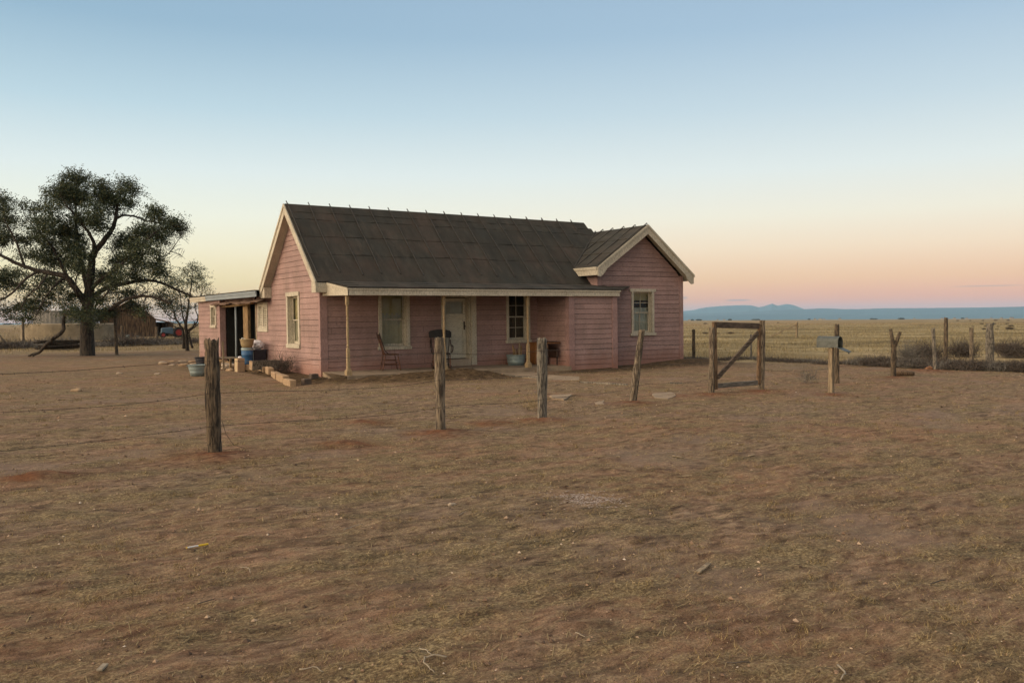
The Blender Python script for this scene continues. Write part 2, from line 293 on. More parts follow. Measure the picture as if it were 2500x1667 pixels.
# ------------------------------------------------------------------ object helpers
def put(o, parent=None, kind=None, label=None, cat=None, group=None):
    C.objects.link(o) if o.name not in C.objects else None
    if parent is not None: o.parent = parent
    if kind: o['kind'] = kind
    if label: o['label'] = label
    if cat: o['category'] = cat
    if group: o['group'] = group
    return o
def thing(name, label, cat, loc=(0, 0, 0), rz=0, group=None):
    o = bpy.data.objects.new(name, None); o.empty_display_size = .2
    o.location = loc; o.rotation_euler = (0, 0, rz); return put(o, None, None, label, cat, group)
class MB:
    def __init__(s): s.v = []; s.f = []
    def add(s, vs, fs):
        n = len(s.v); s.v += [tuple(map(float, p)) for p in vs]; s.f += [tuple(i+n for i in f) for f in fs]; return s
    def box(s, x0, x1, y0, y1, z0, z1):
        return s.add([(x0, y0, z0), (x1, y0, z0), (x1, y1, z0), (x0, y1, z0), (x0, y0, z1), (x1, y0, z1), (x1, y1, z1), (x0, y1, z1)],
                     [(0, 3, 2, 1), (4, 5, 6, 7), (0, 1, 5, 4), (1, 2, 6, 5), (2, 3, 7, 6), (3, 0, 4, 7)])
    def quad(s, a, b, c, d): return s.add([a, b, c, d], [(0, 1, 2, 3)])
    def bar(s, a, b, w, d, up=(0, 0, 1)):
        a = Vector(a); b = Vector(b); t = (b-a).normalized(); u = Vector(up)
        if abs(t.dot(u)) > .98: u = Vector((0, 1, 0))
        x = t.cross(u).normalized()*w/2; y = x.cross(t).normalized()*d/2
        vs = [p+q for p in (a, b) for q in (-x-y, x-y, x+y, -x+y)]
        return s.add(vs, [(0, 1, 2, 3), (7, 6, 5, 4), (0, 4, 5, 1), (1, 5, 6, 2), (2, 6, 7, 3), (3, 7, 4, 0)])
    def tube(s, pts, rad, n=8, cap=True):
        pts = [Vector(p) for p in pts]
        if not isinstance(rad, (list, tuple)): rad = [rad]*len(pts)
        base = len(s.v); prev = None
        for i, p in enumerate(pts):
            t = (pts[min(i+1, len(pts)-1)]-pts[max(i-1, 0)]).normalized()
            if prev is None:
                prev = t.cross(Vector((0, 0, 1)) if abs(t.z) < .9 else Vector((1, 0, 0))).normalized()
            x = (prev-t*prev.dot(t)).normalized(); prev = x; y = t.cross(x)
            for k in range(n):
                a = 2*math.pi*k/n; s.v.append(tuple(p+(x*math.cos(a)+y*math.sin(a))*rad[i]))
        for i in range(len(pts)-1):
            for k in range(n):
                s.f.append((base+i*n+k, base+i*n+(k+1) % n, base+(i+1)*n+(k+1) % n, base+(i+1)*n+k))
        if cap:
            s.f.append(tuple(base+k for k in range(n))[::-1]); s.f.append(tuple(base+(len(pts)-1)*n+k for k in range(n)))
        return s
    def lathe(s, prof, n=20, c=(0, 0)):
        base = len(s.v)
        for r, z in prof:
            for k in range(n):
                a = 2*math.pi*k/n; s.v.append((c[0]+r*math.cos(a), c[1]+r*math.sin(a), z))
        for i in range(len(prof)-1):
            for k in range(n): s.f.append((base+i*n+k, base+i*n+(k+1) % n, base+(i+1)*n+(k+1) % n, base+(i+1)*n+k))
        return s
    def prism(s, poly, axis, a, b):
        """extrude a 2-D polygon along an axis between a and b"""
        def P(p, t): q = [p[0], p[1]]; q.insert(axis, t); return tuple(q)
        n = len(poly); vs = [P(p, a) for p in poly]+[P(p, b) for p in poly]
        return s.add(vs, [tuple(range(n))[::-1], tuple(range(n, 2*n))]+[(i, (i+1) % n, n+(i+1) % n, n+i) for i in range(n)])
    def build(s, name, m, parent=None, smooth=False, bevel=0, **k):
        me = bpy.data.meshes.new(name); me.from_pydata(s.v, [], s.f)
        bm = bmesh.new(); bm.from_mesh(me); bmesh.ops.recalc_face_normals(bm, faces=bm.faces); bm.to_mesh(me); bm.free()
        if smooth: me.polygons.foreach_set('use_smooth', [True]*len(me.polygons))
        me.materials.append(m); o = bpy.data.objects.new(name, me)
        if bevel:
            bv = o.modifiers.new('bevel', 'BEVEL'); bv.width = bevel; bv.segments = 1; bv.limit_method = 'ANGLE'
        return put(o, parent, **k)
def np_mesh(name, V, Fc, m, smooth=False, parent=None, **k):
    """V (n,3), Fc (m,3|4) arrays"""
    me = bpy.data.meshes.new(name); n, q = Fc.shape
    me.vertices.add(len(V)); me.vertices.foreach_set('co', V.astype(np.float32).ravel())
    me.loops.add(n*q); me.loops.foreach_set('vertex_index', Fc.astype(np.int32).ravel())
    me.polygons.add(n); me.polygons.foreach_set('loop_start', np.arange(0, n*q, q, dtype=np.int32))
    try: me.polygons.foreach_set('loop_total', np.full(n, q, dtype=np.int32))
    except Exception: pass
    me.update(calc_edges=True); me.validate()
    me.polygons.foreach_set('use_smooth', np.full(n, smooth))
    me.materials.append(m); o = bpy.data.objects.new(name, me); return put(o, parent, **k)

# ------------------------------------------------------------------ ground
def in_yard(x, y):
    """1 in the bare yard, 0 in the grassland beyond the back fence"""
    # back boundary runs from the left background to the right rear corner
    d1 = (y - (30+.02*x))                      # beyond the tree row, on the left
    d2 = (x-15.6)*.985 + (y-.8)*.17 + .25*(np.minimum(y, .8)+9)*0 - np.where(y < .8, (.8-y)*.30, 0)
    d3 = np.maximum(d1, np.where(y > -12, d2, d2-40))
    return d3
def build_ground():
    az0 = YAW
    az = np.concatenate([np.linspace(-math.radians(37), math.radians(37), 820), np.linspace(math.radians(37), math.radians(323), 130)[1:-1]])+az0
    r = [0.4]
    while r[-1] < 22000:
        q = r[-1]; st = q*.0072 if q < 60 else q*.03
        if q < 3: st = q*.05
        r.append(q+max(st, .012))
    r = np.array(r); A, Rr = np.meshgrid(az, r)
    X = CAM[0]+Rr*np.cos(A); Y = CAM[1]+Rr*np.sin(A)
    Z = hgt(X, Y) - np.clip(Rr-3000, 0, None)*0.0
    nr, na = X.shape
    V = np.stack([X.ravel(), Y.ravel(), Z.ravel()], 1)
    i = np.arange(nr-1)[:, None]; j = np.arange(na)[None, :]; j2 = (j+1) % na
    Fc = np.stack([(i*na+j), (i*na+j2), ((i+1)*na+j2), ((i+1)*na+j)], -1).reshape(-1, 4)
    c = len(V); V = np.vstack([V, [[CAM[0], CAM[1], -.17]]])
    o = np_mesh('ground', V, Fc, M['ground'], True, kind='structure')
    me = o.data
    # attribute masks: r = freshly dug red soil, g = grassland, b = dark berm soil
    red = np.zeros(len(V)); drk = np.zeros(len(V)); x, y = V[:, 0], V[:, 1]
    for (mx, my, mr, mh, k) in MOUNDS:
        d2 = ((x-mx)**2+(y-my)**2)/(mr*1.25)**2; e = np.exp(-d2*(1 if k == 1 else .55))*(1+.9*fbm(x/.3, y/.3, 3, 20))*(1 if k == 1 else 1.4)
        if k == 1: red = np.maximum(red, e)
        else: drk = np.maximum(drk, e)
    # along the planting bed and the walls
    drk = np.maximum(drk, np.where((x > -1.2) & (x < .1) & (y > -1.0) & (y < 5), .8, 0))
    dy = in_yard(x, y)+fbm(x/3, y/3, 3, 31)*1.2; g = np.clip(.5+dy/2.5, 0, 1)*np.where((x < 14) & (y > 15), .45, 1.0)
    col = np.stack([np.clip(red, 0, 1), g, np.clip(drk, 0, 1), np.ones(len(V))], 1).astype(np.float32)
    at = me.color_attributes.new('mask', 'FLOAT_COLOR', 'POINT'); at.data.foreach_set('color', col.ravel())
    return o
def groundm(n, b):
    at = n.new('ShaderNodeAttribute'); at.attribute_name = 'mask'; sp = n.new('ShaderNodeSeparateColor'); n.link(at.outputs['Color'], sp.inputs[0])
    red, fld, drk = sp.outputs[0], sp.outputs[1], sp.outputs[2]
    r1 = (0, 0, .25)
    big = tex(n, 'noise', .22, detail=5); mid = tex(n, 'noise', 1.1, (1, 1.7, 1), detail=6, rough=.62, rot=r1); fine = tex(n, 'noise', 6, (1, 2.2, 1), detail=7, rough=.68, rot=r1)
    vf = tex(n, 'noise', 34, (1, 1.6, 1), detail=5, rough=.7, rot=r1)
    dirt = n.ramp(fine, [(.36, (.092, .061, .042, 1)), (.48, (.20, .135, .090, 1)), (.64, (.35, .25, .172, 1))])
    dirt = n.mix(n.ramp(big, [(.4, g3(0)), (.62, g3(.55))]), dirt, (.27, .145, .085, 1))
    grassc = n.ramp(vf, [(.37, (.050, .038, .020, 1)), (.5, (.185, .142, .074, 1)), (.62, (.40, .318, .172, 1))])
    gm = n.m('ADD', n.m('MULTIPLY', mid, .62), n.m('MULTIPLY', fine, .38))
    gm = n.ramp(gm, [(.44, g3(0)), (.58, g3(.78))])
    col = n.mix(gm, dirt, grassc)
    grit = tex(n, 'noise', 75, (1, 1.5, 1), detail=3, rough=.7, rot=r1)
    col = n.mix(1.0, col, n.ramp(grit, [(.34, g3(.55)), (.48, g3(.95)), (.64, g3(1.2))]), 'MULTIPLY')
    blot = tex(n, 'noise', 2.6, (1, 2.4, 1), detail=6, rough=.7, rot=r1)
    col = n.mix(1.0, col, n.ramp(blot, [(.36, g3(.55)), (.50, g3(1.0)), (.64, g3(1.22))]), 'MULTIPLY')
    grey = n.ramp(tex(n, 'noise', .5, detail=4), [(.56, g3(0)), (.66, g3(.5))])
    col = n.mix(grey, col, (.225, .165, .13, 1))
    col = n.mix(n.m('MULTIPLY', red, .85, clamp=True), col, n.ramp(fine, [(.36, (.085, .034, .017, 1)), (.64, (.23, .095, .045, 1))]))
    col = n.mix(n.m('MULTIPLY', drk, 1.1, clamp=True), col, n.ramp(fine, [(.40, (.035, .022, .012, 1)), (.60, (.12, .078, .04, 1))]))
    # grassland beyond the fences
    f1 = tex(n, 'noise', .05, (1, 1, 1), detail=8, rough=.62); f2 = tex(n, 'noise', .9, detail=6, rough=.7); f3 = tex(n, 'noise', .004, detail=6, rough=.6)
    fc = n.ramp(f1, [(.38, (.14, .108, .052, 1)), (.5, (.24, .188, .095, 1)), (.60, (.37, .295, .16, 1))])
    fc = n.mix(n.ramp(f2, [(.36, g3(.75)), (.52, g3(0))]), fc, (.10, .085, .045, 1))
    fc = n.mix(n.ramp(f3, [(.45, g3(0)), (.56, g3(.7))]), fc, (.30, .20, .11, 1))
    col = n.mix(fld, col, fc)
    n.link(col, b.inputs['Base Color']); b.inputs['Roughness'].default_value = .97; b.inputs['Specular IOR Level'].default_value = .15
    h = n.m('ADD', n.m('MULTIPLY', fine, .6), n.m('MULTIPLY', vf, .4))
    bump(n, b, h, 1.0, .05)
M['ground'] = mat('yard_dirt', groundm)
build_ground()

# short matted dry grass: small bent blades in drifts
def scatter_view(n, rmin, rmax, half=34, power=1.0):
    a = YAW+np.radians(RNG.uniform(-half, half, n)); t = RNG.random(n)
    r = rmin*(rmax/rmin)**t if power == 1 else np.sqrt(rmin**2+t*(rmax**2-rmin**2))
    return CAM[0]+r*np.cos(a), CAM[1]+r*np.sin(a), r
def house_free(x, y):
    return ~(((x > -.1) & (x < 15) & (y > -2.1) & (y < 14)) | ((x > -1.5) & (x < .2) & (y > -1.3) & (y < 14)))
def blades(name, x, y, L, wdt, lean, m, **k):
    n = len(x); z = hgt(x, y)-.004
    a = RNG.uniform(0, 2*np.pi, n); el_ = RNG.uniform(*lean, n)
    d = np.stack([np.cos(a)*np.cos(el_), np.sin(a)*np.cos(el_), np.sin(el_)], 1)
    a2 = RNG.uniform(0, 2*np.pi, n); s = np.stack([np.cos(a2), np.sin(a2), np.zeros(n)], 1)*wdt[:, None]
    p = np.stack([x, y, z], 1); V = np.stack([p-s, p+s, p+d*L[:, None]], 1).reshape(-1, 3)
    return np_mesh(name, V, np.arange(3*n).reshape(-1, 3), m, **k)
def grassm(n, b):
    oi = n.new('ShaderNodeNewGeometry')
    col = n.ramp(oi.outputs['Random Per Island'], [(0, (.06, .042, .02, 1)), (.4, (.19, .138, .066, 1)), (.8, (.35, .265, .13, 1)), (1, (.52, .41, .23, 1))])
    n.link(col, b.inputs['Base Color']); b.inputs['Roughness'].default_value = .95; b.inputs['Specular IOR Level'].default_value = .1
M['grass'] = mat('dry_grass_blades', grassm)
x, y, r = scatter_view(560000, 3.0, 34)
dens = fbm(x*GA-y*GB, (x*GB+y*GA)*1.7, 4, 3)+.35*perlin(x*5, y*7, 4); keep = (dens > RNG.normal(.20, .30, len(x))) & house_free(x, y) & (in_yard(x, y) < .5)
for (mx, my, mr, mh, k_) in MOUNDS: keep &= (((x-mx)**2+(y-my)**2) > (mr*.9)**2)
x, y, r = x[keep], y[keep], r[keep]
L = RNG.uniform(.010, .036, len(x))*(1+r/25); wd = .0008+.00017*r
blades('dry_grass', x, y, L, wd, (.05, .8), M['grass'], kind='stuff', label='short matted dry grass over the yard', cat='grass')
# small tufts that stand a little proud of the mat
tx0, ty0, tr0 = scatter_view(1500, 3.4, 26); k_ = house_free(tx0, ty0) & (in_yard(tx0, ty0) < 0) & (fbm(tx0, ty0*1.6, 3, 3) > -.1); tx0, ty0, tr0 = tx0[k_], ty0[k_], tr0[k_]
m_ = 26; x = np.repeat(tx0, m_)+RNG.normal(0, .022, len(tx0)*m_)*np.repeat(RNG.uniform(.6, 2.2, len(tx0)), m_); y = np.repeat(ty0, m_)+RNG.normal(0, .018, len(tx0)*m_); r = np.repeat(tr0, m_)
blades('grass_tufts', x, y, RNG.uniform(.02, .06, len(x)), .0009+.00016*r, (.2, 1.3), M['grass'], kind='stuff', label='small dry tufts standing out of the matted yard grass', cat='grass')
# taller grass of the range beyond the fence
x, y, r = scatter_view(260000, 26, 420)
dy = in_yard(x, y); dn = fbm(x/6, y/6, 3, 41); keep = (dy > .6+RNG.random(len(x))*1.5) & house_free(x, y) & (dn > RNG.normal(-.05, .25, len(x)))
x, y, r = x[keep], y[keep], r[keep]
L = RNG.uniform(.08, .26, len(x)); wd = .0016*np.maximum(r, 20)/10
def rangem(n, b):
    oi = n.new('ShaderNodeNewGeometry')
    col = n.ramp(oi.outputs['Random Per Island'], [(0, (.09, .068, .032, 1)), (.4, (.21, .163, .08, 1)), (.8, (.35, .278, .145, 1)), (1, (.48, .39, .22, 1))])
    n.link(col, b.inputs['Base Color']); b.inputs['Roughness'].default_value = .95; b.inputs['Specular IOR Level'].default_value = .1
M['range'] = mat('range_grass_blades', rangem)
blades('range_grass', x, y, L, wd, (.7, 1.5), M['range'], kind='stuff', label='olive dry grass of the open range beyond the fences', cat='grass')
# pebbles and crumbs of clay
x, y, r = scatter_view(9500, 3.2, 30); k_ = house_free(x, y) & (in_yard(x, y) < 0); x, y, r = x[k_], y[k_], r[k_]; n = len(x)
s = np.exp(RNG.normal(-5.6, .5, n))*(1+r/14); z = hgt(x, y)
oct_ = np.array([[1, 0, 0], [0, 1, 0], [-1, 0, 0], [0, -1, 0], [0, 0, .75], [0, 0, -.4]])
V = (oct_[None]*(1+RNG.uniform(-.35, .35, (n, 6, 3)))*s[:, None, None]) + np.stack([x, y, z+.2*s], 1)[:, None]
Fo = np.array([[0, 1, 4], [1, 2, 4], [2, 3, 4], [3, 0, 4], [1, 0, 5], [2, 1, 5], [3, 2, 5], [0, 3, 5]])
def pebm(n, b):
    oi = n.new('ShaderNodeNewGeometry')
    n.link(n.ramp(oi.outputs['Random Per Island'], [(0, (.05, .03, .02, 1)), (.55, (.16, .10, .065, 1)), (.85, (.34, .22, .14, 1)), (.98, (.46, .34, .24, 1)), (1, (.6, .52, .44, 1))]), b.inputs['Base Color']); b.inputs['Roughness'].default_value = .9
M['peb'] = mat('pebbles', pebm)
np_mesh('pebbles', V.reshape(-1, 3), (Fo[None]+6*np.arange(n)[:, None, None]).reshape(-1, 3), M['peb'], kind='stuff', label='pebbles and clods scattered over the yard', cat='pebbles')
# litter of small stems lying on the yard
x, y, r = scatter_view(2600, 4.0, 26); k_ = house_free(x, y) & (in_yard(x, y) < 0); x, y, r = x[k_], y[k_], r[k_]; n = len(x)
a = RNG.normal(.2, .8, n); Ls = RNG.uniform(.02, .09, n); dv = np.stack([np.cos(a), np.sin(a), np.zeros(n)], 1); sv = np.stack([-np.sin(a), np.cos(a), np.zeros(n)], 1)*(.0012+.00012*r)[:, None]
p0 = np.stack([x, y, hgt(x, y)+.006], 1); q = p0+dv*Ls[:, None]; q[:, 2] = hgt(q[:, 0], q[:, 1])+.008
V = np.stack([p0-sv, p0+sv, q+sv, q-sv], 1); V = np.concatenate([V, V-np.array([0, 0, .006])], 1)
Fb = np.array([[0, 1, 2, 3], [4, 7, 6, 5], [0, 4, 5, 1], [2, 6, 7, 3]])
np_mesh('plant_litter', V.reshape(-1, 3), (Fb[None]+8*np.arange(n)[:, None, None]).reshape(-1, 4), M['twigy'], kind='stuff', label='broken straw stems littering the yard', cat='litter')
# ------------------------------------------------------------------ farmhouse
house = thing('farmhouse', 'pink clapboard farmhouse with steep dark roof, front porch and a cross gabled wing', 'house')
house.rotation_euler = (0, -math.atan(TX), 0)
SP = .1735                                    # board spacing
def face_front(y0): return lambda u, d, z: (u, y0-d, z)
def face_left(x0): return lambda u, d, z: (x0-d, u, z)
def wall(face, u0, u1, z0, ztop, openings=(), span=None, wobble=.004, seed=0, mat_=None, name='clapboard_wall', joints=3.2):
    """drop siding with a shadow lip on every board, real openings, and a backing sheet"""
    rnd = random.Random(seed); mb = MB(); bk = MB(); z = z0; row = 0
    span = span or (lambda z: (u0, u1))
    def cells(za, zb):
        cuts = sorted({za, zb} | {c for o in openings for c in (o[2], o[3]) if za < c < zb})
        for s0, s1 in zip(cuts, cuts[1:]):
            mid = (s0+s1)/2; op = sorted((o[0], o[1]) for o in openings if o[2] < mid < o[3]); cur = -1e9; L = []
            for a, b in op: L.append((cur, a)); cur = b
            L.append((cur, 1e9)); yield s0, s1, L
    while z < ztop-.01:
        zb = min(z+SP, ztop); js = []; p = u0-rnd.uniform(0, joints)
        while p < u1: p += rnd.uniform(joints*.7, joints*1.5); js.append(p)
        wl = rnd.uniform(-1, 1)*wobble*(2.2 if row < 4 else 1); wr = rnd.uniform(-1, 1)*wobble*(2.2 if row < 4 else 1)
        for s0, s1, L in cells(z, zb):
            a0, b0 = span(s0); a1, b1 = span(min(s1, ztop-.002))
            for (la, lb) in L:
                pa0, pb0, pa1, pb1 = max(la, a0), min(lb, b0), max(la, a1), min(lb, b1)
                if pb0-pa0 < .01: continue
                if pb1 < pa1: pa1 = pb1 = (pa1+pb1)/2
                bk.quad(face(pa0, -.012, s0), face(pb0, -.012, s0), face(pb1, -.012, s1), face(pa1, -.012, s1))
                seg = [pa0]+[j for j in js if pa0+.05 < j < pb0-.05]+[pb0]; seg1 = [pa1]+[min(max(j, pa1), pb1) for j in seg[1:-1]]+[pb1]
                for k in range(len(seg)-1):
                    g0 = 0.003 if k else 0; g1 = .003 if k < len(seg)-2 else 0
                    dA = .003+.017*(zb-s0)/SP; dB = .003+.017*(zb-s1)/SP; o0 = wl*(1-(seg[k]-u0)/(u1-u0))+wr*(seg[k]-u0)/(u1-u0) if s0 == z else 0
                    o1 = wl*(1-(seg[k+1]-u0)/(u1-u0))+wr*(seg[k+1]-u0)/(u1-u0) if s0 == z else 0
                    if s0 == z: o0 += .008; o1 += .008; 
                    A, B = face(seg[k]+g0, dA, s0+o0), face(seg[k+1]-g1, dA, s0+o1)
                    D, E_ = face(seg1[k]+g0, dB, s1+.001), face(seg1[k+1]-g1, dB, s1+.001)
                    mb.quad(A, B, E_, D)
                    if s0 == z: mb.quad(face(seg[k]+g0, -.008, s0+o0-.001), face(seg[k+1]-g1, -.008, s0+o1-.001), B, A)
        z = zb; row += 1
    mb.v += bk.v[:0]
    o = mb.build(name, mat_ or M['pink'], house)
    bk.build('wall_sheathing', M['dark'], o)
    return o
ZS = 0.0
def lathz(x, y): return -.007*x+.02*y           # porch slab surface, house coordinates
# openings (front wall y=0): window 1, door, window 2
W1 = (2.02, 2.90, .70, 2.42); DR = (4.30, 5.33, -.03, 2.33); W2 = (6.86, 7.66, .78, 2.42)
o_gable = (1.86, 2.82, .80, 2.36)               # on the left gable wall: u = y
YR, ZR, ZE, YE = 2.24, 5.34, 2.74, -.40
SL = (ZR-ZE)/(YR-YE)
def zmain(y): return ZR-abs(y-YR)*SL
def span_gable(z):
    top = z+.17
    if top < 2.55: return (0.10, 6.22)
    h = (ZR-top)/SL; return (max(.10, YR-h), min(6.22 if z < 2.3 else 9, YR+h))
wall(face_left(0), .10, 6.22, -.16, 5.12, [o_gable, (5.0, 5.98, 1.30, 2.14)], span_gable, .006, 3)
wall(face_front(0), .20, 8.10, -.07, 2.60, [W1, DR, W2], None, .004, 5)
wall(face_left(8.10), -1.68, 0, -.12, 2.42, [], None, .004, 8, joints=9)
wall(face_front(-1.85), 8.30, 9.98, -.24, 2.30, [], None, .005, 9, joints=9)
WO = (11.95, 12.88, .93, 2.47)
WXL, WXR, WXC, WZ = 10.25, 14.50, 12.36, 4.95
WY = -.77
SLL = (WZ-3.33)/(WXC-9.93); SLR = (WZ-3.13)/(14.67-WXC)
def span_wing(z):
    top = z+.17
    if top < 3.0: return (WXL+.2, WXR-.17)
    return (max(WXL+.2, WXC-(WZ-.10-top)/SLL), min(WXR-.17, WXC+(WZ-.10-top)/SLR))
wall(face_front(WY), WXL+.2, WXR-.17, -.244, 4.8, [WO], span_wing, .006, 12, joints=4)
wall(face_left(WXL), -.60, 1.2, 2.50, 3.2, [], None, .004, 14)
# corner boards
def boards(name, L, m, parent=house, bevel=.004, **k):
    mb = MB()
    for b in L: mb.box(*b)
    return mb.build(name, m, parent, bevel=bevel, **k)
T = .028
boards('corner_board', [(-T, 0, -.02, .11, -.18, 2.40), (-T, .21, -T, 0, -.18, 2.40)], M['pinktrim'])
boards('corner_board', [(8.06, 8.10, -1.88, -1.68, -.24, 2.30), (8.06, 8.30, -1.89, -1.85, -.24, 2.30)], M['pinktrim'])
boards('corner_board', [(9.98, 10.21, -1.89, -1.85, -.27, 2.30), (10.17, 10.21, -1.85, -.80, -.27, 2.3)], M['pinktrim'])
boards('corner_board', [(WXL-T, WXL, WY-.03, -.60, 2.35, 3.12), (WXL-T, WXL+.20, WY-T, WY, -.2, 3.16)], M['pinktrim'])
boards('corner_board', [(WXR-.17, WXR+T, WY-T, WY, -.27, 3.10), (WXR, WXR+T, WY, -.60, -.27, 3.10)], M['pinktrim'])
# hidden sides that close the body
mb = MB(); mb.box(WXR-.02, WXR, -.6, 8, -.25, 3.05); mb.box(.02, 14.4, 12.9, 13.0, -.2, 2.6); mb.quad((0, 6.22, 2.3), (14.5, 6.22, 2.3), (14.5, 6.22, 5.2), (0, 6.22, 2.3))
mb.build('rear_wall', M['pink'], house)
boards('stone_footing', [(10.3, 14.52, -.76, -.4, -.62, -.243), (.02, 8.2, -.02, .3, -.5, -.07), (8.15, 10.15, -1.84, -1.5, -.6, -.24), (0.01, .3, .0, 12, -.5, -.16)], M['stone'], bevel=.02)
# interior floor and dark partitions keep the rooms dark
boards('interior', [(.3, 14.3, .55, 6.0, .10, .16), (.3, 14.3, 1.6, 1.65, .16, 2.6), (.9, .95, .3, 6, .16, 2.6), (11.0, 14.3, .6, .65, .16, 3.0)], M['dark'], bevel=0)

# ---- roof
def slab_strip(P, a0, a1, t0, t1, th, mb, wob=.012, n=14, seed=1):
    """one course of roll roofing: P(a, t) -> point; a along the eave, t down the slope, offset th up at its lower edge"""
    rnd = random.Random(seed); base = len(mb.v); ph = rnd.uniform(0, 9)
    for i in range(n+1):
        a = a0+(a1-a0)*i/n; w_ = wob*math.sin(a*1.7+ph)+rnd.uniform(-.6, .6)*wob; lift = th*(1+rnd.uniform(-.5, .9))
        p0 = P(a, t0); p1 = P(a, t1+w_)
        mb.v += [(p0[0], p0[1], p0[2]+.004), (p1[0], p1[1], p1[2]+lift), (p1[0], p1[1], p1[2]-.004)]
    for i in range(n):
        k = base+3*i; mb.f += [(k, k+1, k+4, k+3), (k+1, k+2, k+5, k+4)]
XL, XR = -.27, 11.40
def Pm(a, t):                                    # front slope, t = metres down the slope from the ridge
    c = 1/math.hypot(1, SL); return (a, YR-t*c, ZR-t*c*SL)
TL = math.hypot(YR-YE, ZR-ZE)
rm = MB()
def endx(t):                                     # right end of the front slope: the hip line
    y = YR-t/math.hypot(1, SL); return min(12.4, XR+(YR-y)*1.9)
cs = [0, .42, .78, 1.62, 2.50, TL+.02]
for k, (t0, t1) in enumerate(zip(cs, cs[1:])):
    slab_strip(Pm, XL, endx((t0+t1)/2) if k else 12.05, max(0, t0-.06), t1, .020, rm, seed=k+4, n=60)
# solid body of the roof under the courses (both slopes), with a thickness
for sgn in (-1, 1):
    yo = YR+sgn*(YR-YE); n_ = .05
    rm.add([(XL, YR, ZR), (XR, YR, ZR), (12.4, YR+sgn*.52, ZR-.52*SL), (12.4, yo, ZE), (XL, yo, ZE),
            (XL, YR, ZR-n_), (XR, YR, ZR-n_), (12.4, YR+sgn*.52, ZR-.52*SL-n_), (12.4, yo, ZE-n_), (XL, yo, ZE-n_)],
           [(0, 1, 2, 3, 4), (9, 8, 7, 6, 5), (0, 4, 9, 5), (3, 4, 9, 8)])
rm.add([(XR, YR, ZR+.002), (12.4, YR-.52, ZR-.52*SL), (12.4, YR+.52, ZR-.52*SL)], [(0, 1, 2)])
rmain = rm.build('roof', M['roof'], house, label='long steep main roof in dark roll roofing')
# battens run down the slope and stick up past the ridge in little hooks
bx = [-.2+.725*i for i in range(17)]
for i, x in enumerate(bx):
    rnd = random.Random(i); t1 = TL-.33+rnd.uniform(-.06, .06)
    if i == 0: t1 = TL-.15
    if i == 16: t1 = .62
    if i == 15: t1 = 1.55
    mb = MB(); c = 1/math.hypot(1, SL); pts = []
    dx = rnd.uniform(-.02, .02); nrm = Vector((0, -SL*c, c))
    for t in (-.09, .3, 1.2, 2.1, t1):
        if t > t1: continue
        p = Vector(Pm(x+dx*t+(.015*math.sin(t*2+i)), t))+nrm*.04; pts.append(p)
    mb.tube(pts, .018, 5)
    top = pts[0]; mb.tube([top, Vector((x+.10, YR+.10, ZR-.02))], .013, 5)
    mb.build('batten', M['roofdark'], rmain)
# wing roof: two slopes, ridge along y
rw = MB(); Y0, Y1 = -1.15, 6.5
def Pwl(a, t): c = 1/math.hypot(1, SLL); return (WXC-t*c, a, WZ-t*c*SLL)
LW = math.hypot(WXC-9.93, WZ-3.33)
for k, (t0, t1) in enumerate(((0, 1.0), (.94, 1.95), (1.9, LW+.02))):
    slab_strip(Pwl, Y0, 2.6, t0, t1, .026, rw, seed=k+40, n=16)
for (xe, ze) in ((9.93, 3.33), (14.67, 3.13)):
    rw.add([(WXC, Y0, WZ), (WXC, Y1, WZ), (xe, Y1, ze), (xe, Y0, ze), (WXC, Y0, WZ-.05), (WXC, Y1, WZ-.05), (xe, Y1, ze-.05), (xe, Y0, ze-.05)],
           [(0, 1, 2, 3), (7, 6, 5, 4), (0, 3, 7, 4), (2, 3, 7, 6), (1, 2, 6, 5)])
rwing = rw.build('roof', M['roof'], house, label='dark cross gable roof of the wing')
for i, yy in enumerate((-1.05, -.42, .22, .88, 1.5)):
    c = 1/math.hypot(1, SLL); L_ = [2.75, 2.75, 2.7, 2.0, 1.3][i]
    mb = MB(); pts = [Vector(Pwl(yy+.02*math.sin(t*3+i), t))+Vector((-SLL*c, 0, c))*.03 for t in np.linspace(-.09, L_, 5)]
    mb.tube(pts, .021, 5); mb.tube([pts[0], (WXC+.10, yy, WZ-.03)], .012, 5); mb.build('batten', M['roofdark'], rwing)
# valley flashing
mb = MB(); mb.tube([(12.33, 1.86, 4.97), (11.2, 1.07, 4.22), (9.98, .25, 3.40)], .03, 6); mb.build('valley_strip', M['roofdark'], rwing)
# ---- rake boards, eaves and soffits of the main gable
def rake(name, x0, x1, ya, za, yb, zb, w_, **k):  # board in the y-z plane, vertical width w_
    mb = MB(); mb.add([(x, y, z) for x in (x0, x1) for (y, z) in ((ya, za), (yb, zb), (yb, zb-w_), (ya, za-w_))],
                      [(0, 1, 2, 3), (7, 6, 5, 4), (0, 4, 5, 1), (1, 5, 6, 2), (2, 6, 7, 3), (3, 7, 4, 0)])
    return mb.build(name, M['cream'], house, **k)
rake('rake_board', XL-.03, XL, YR, ZR-.02, YE-.02, ZE-.02, .30)
rake('rake_board', XL-.03, XL, YR, ZR-.02, 2*YR-YE+.02, ZE-.02, .34)
rake('rake_moulding', XL-.055, XL-.028, YR, ZR+.005, YE-.02, ZE+.005, .10)
rake('rake_moulding', XL-.055, XL-.028, YR, ZR+.005, 2*YR-YE+.02, ZE+.005, .11)
for sgn in (-1, 1):
    mb = MB(); yo = YR+sgn*(YR-YE); mb.quad((XL, YR, ZR-.30), (0, YR, ZR-.30), (0, yo, ZE-.30), (XL, yo, ZE-.30)); mb.build('soffit', M['cream'], house)
boards('eave_box', [(XL, .12, YE, 0, ZE-.34, ZE-.02)], M['cream'])
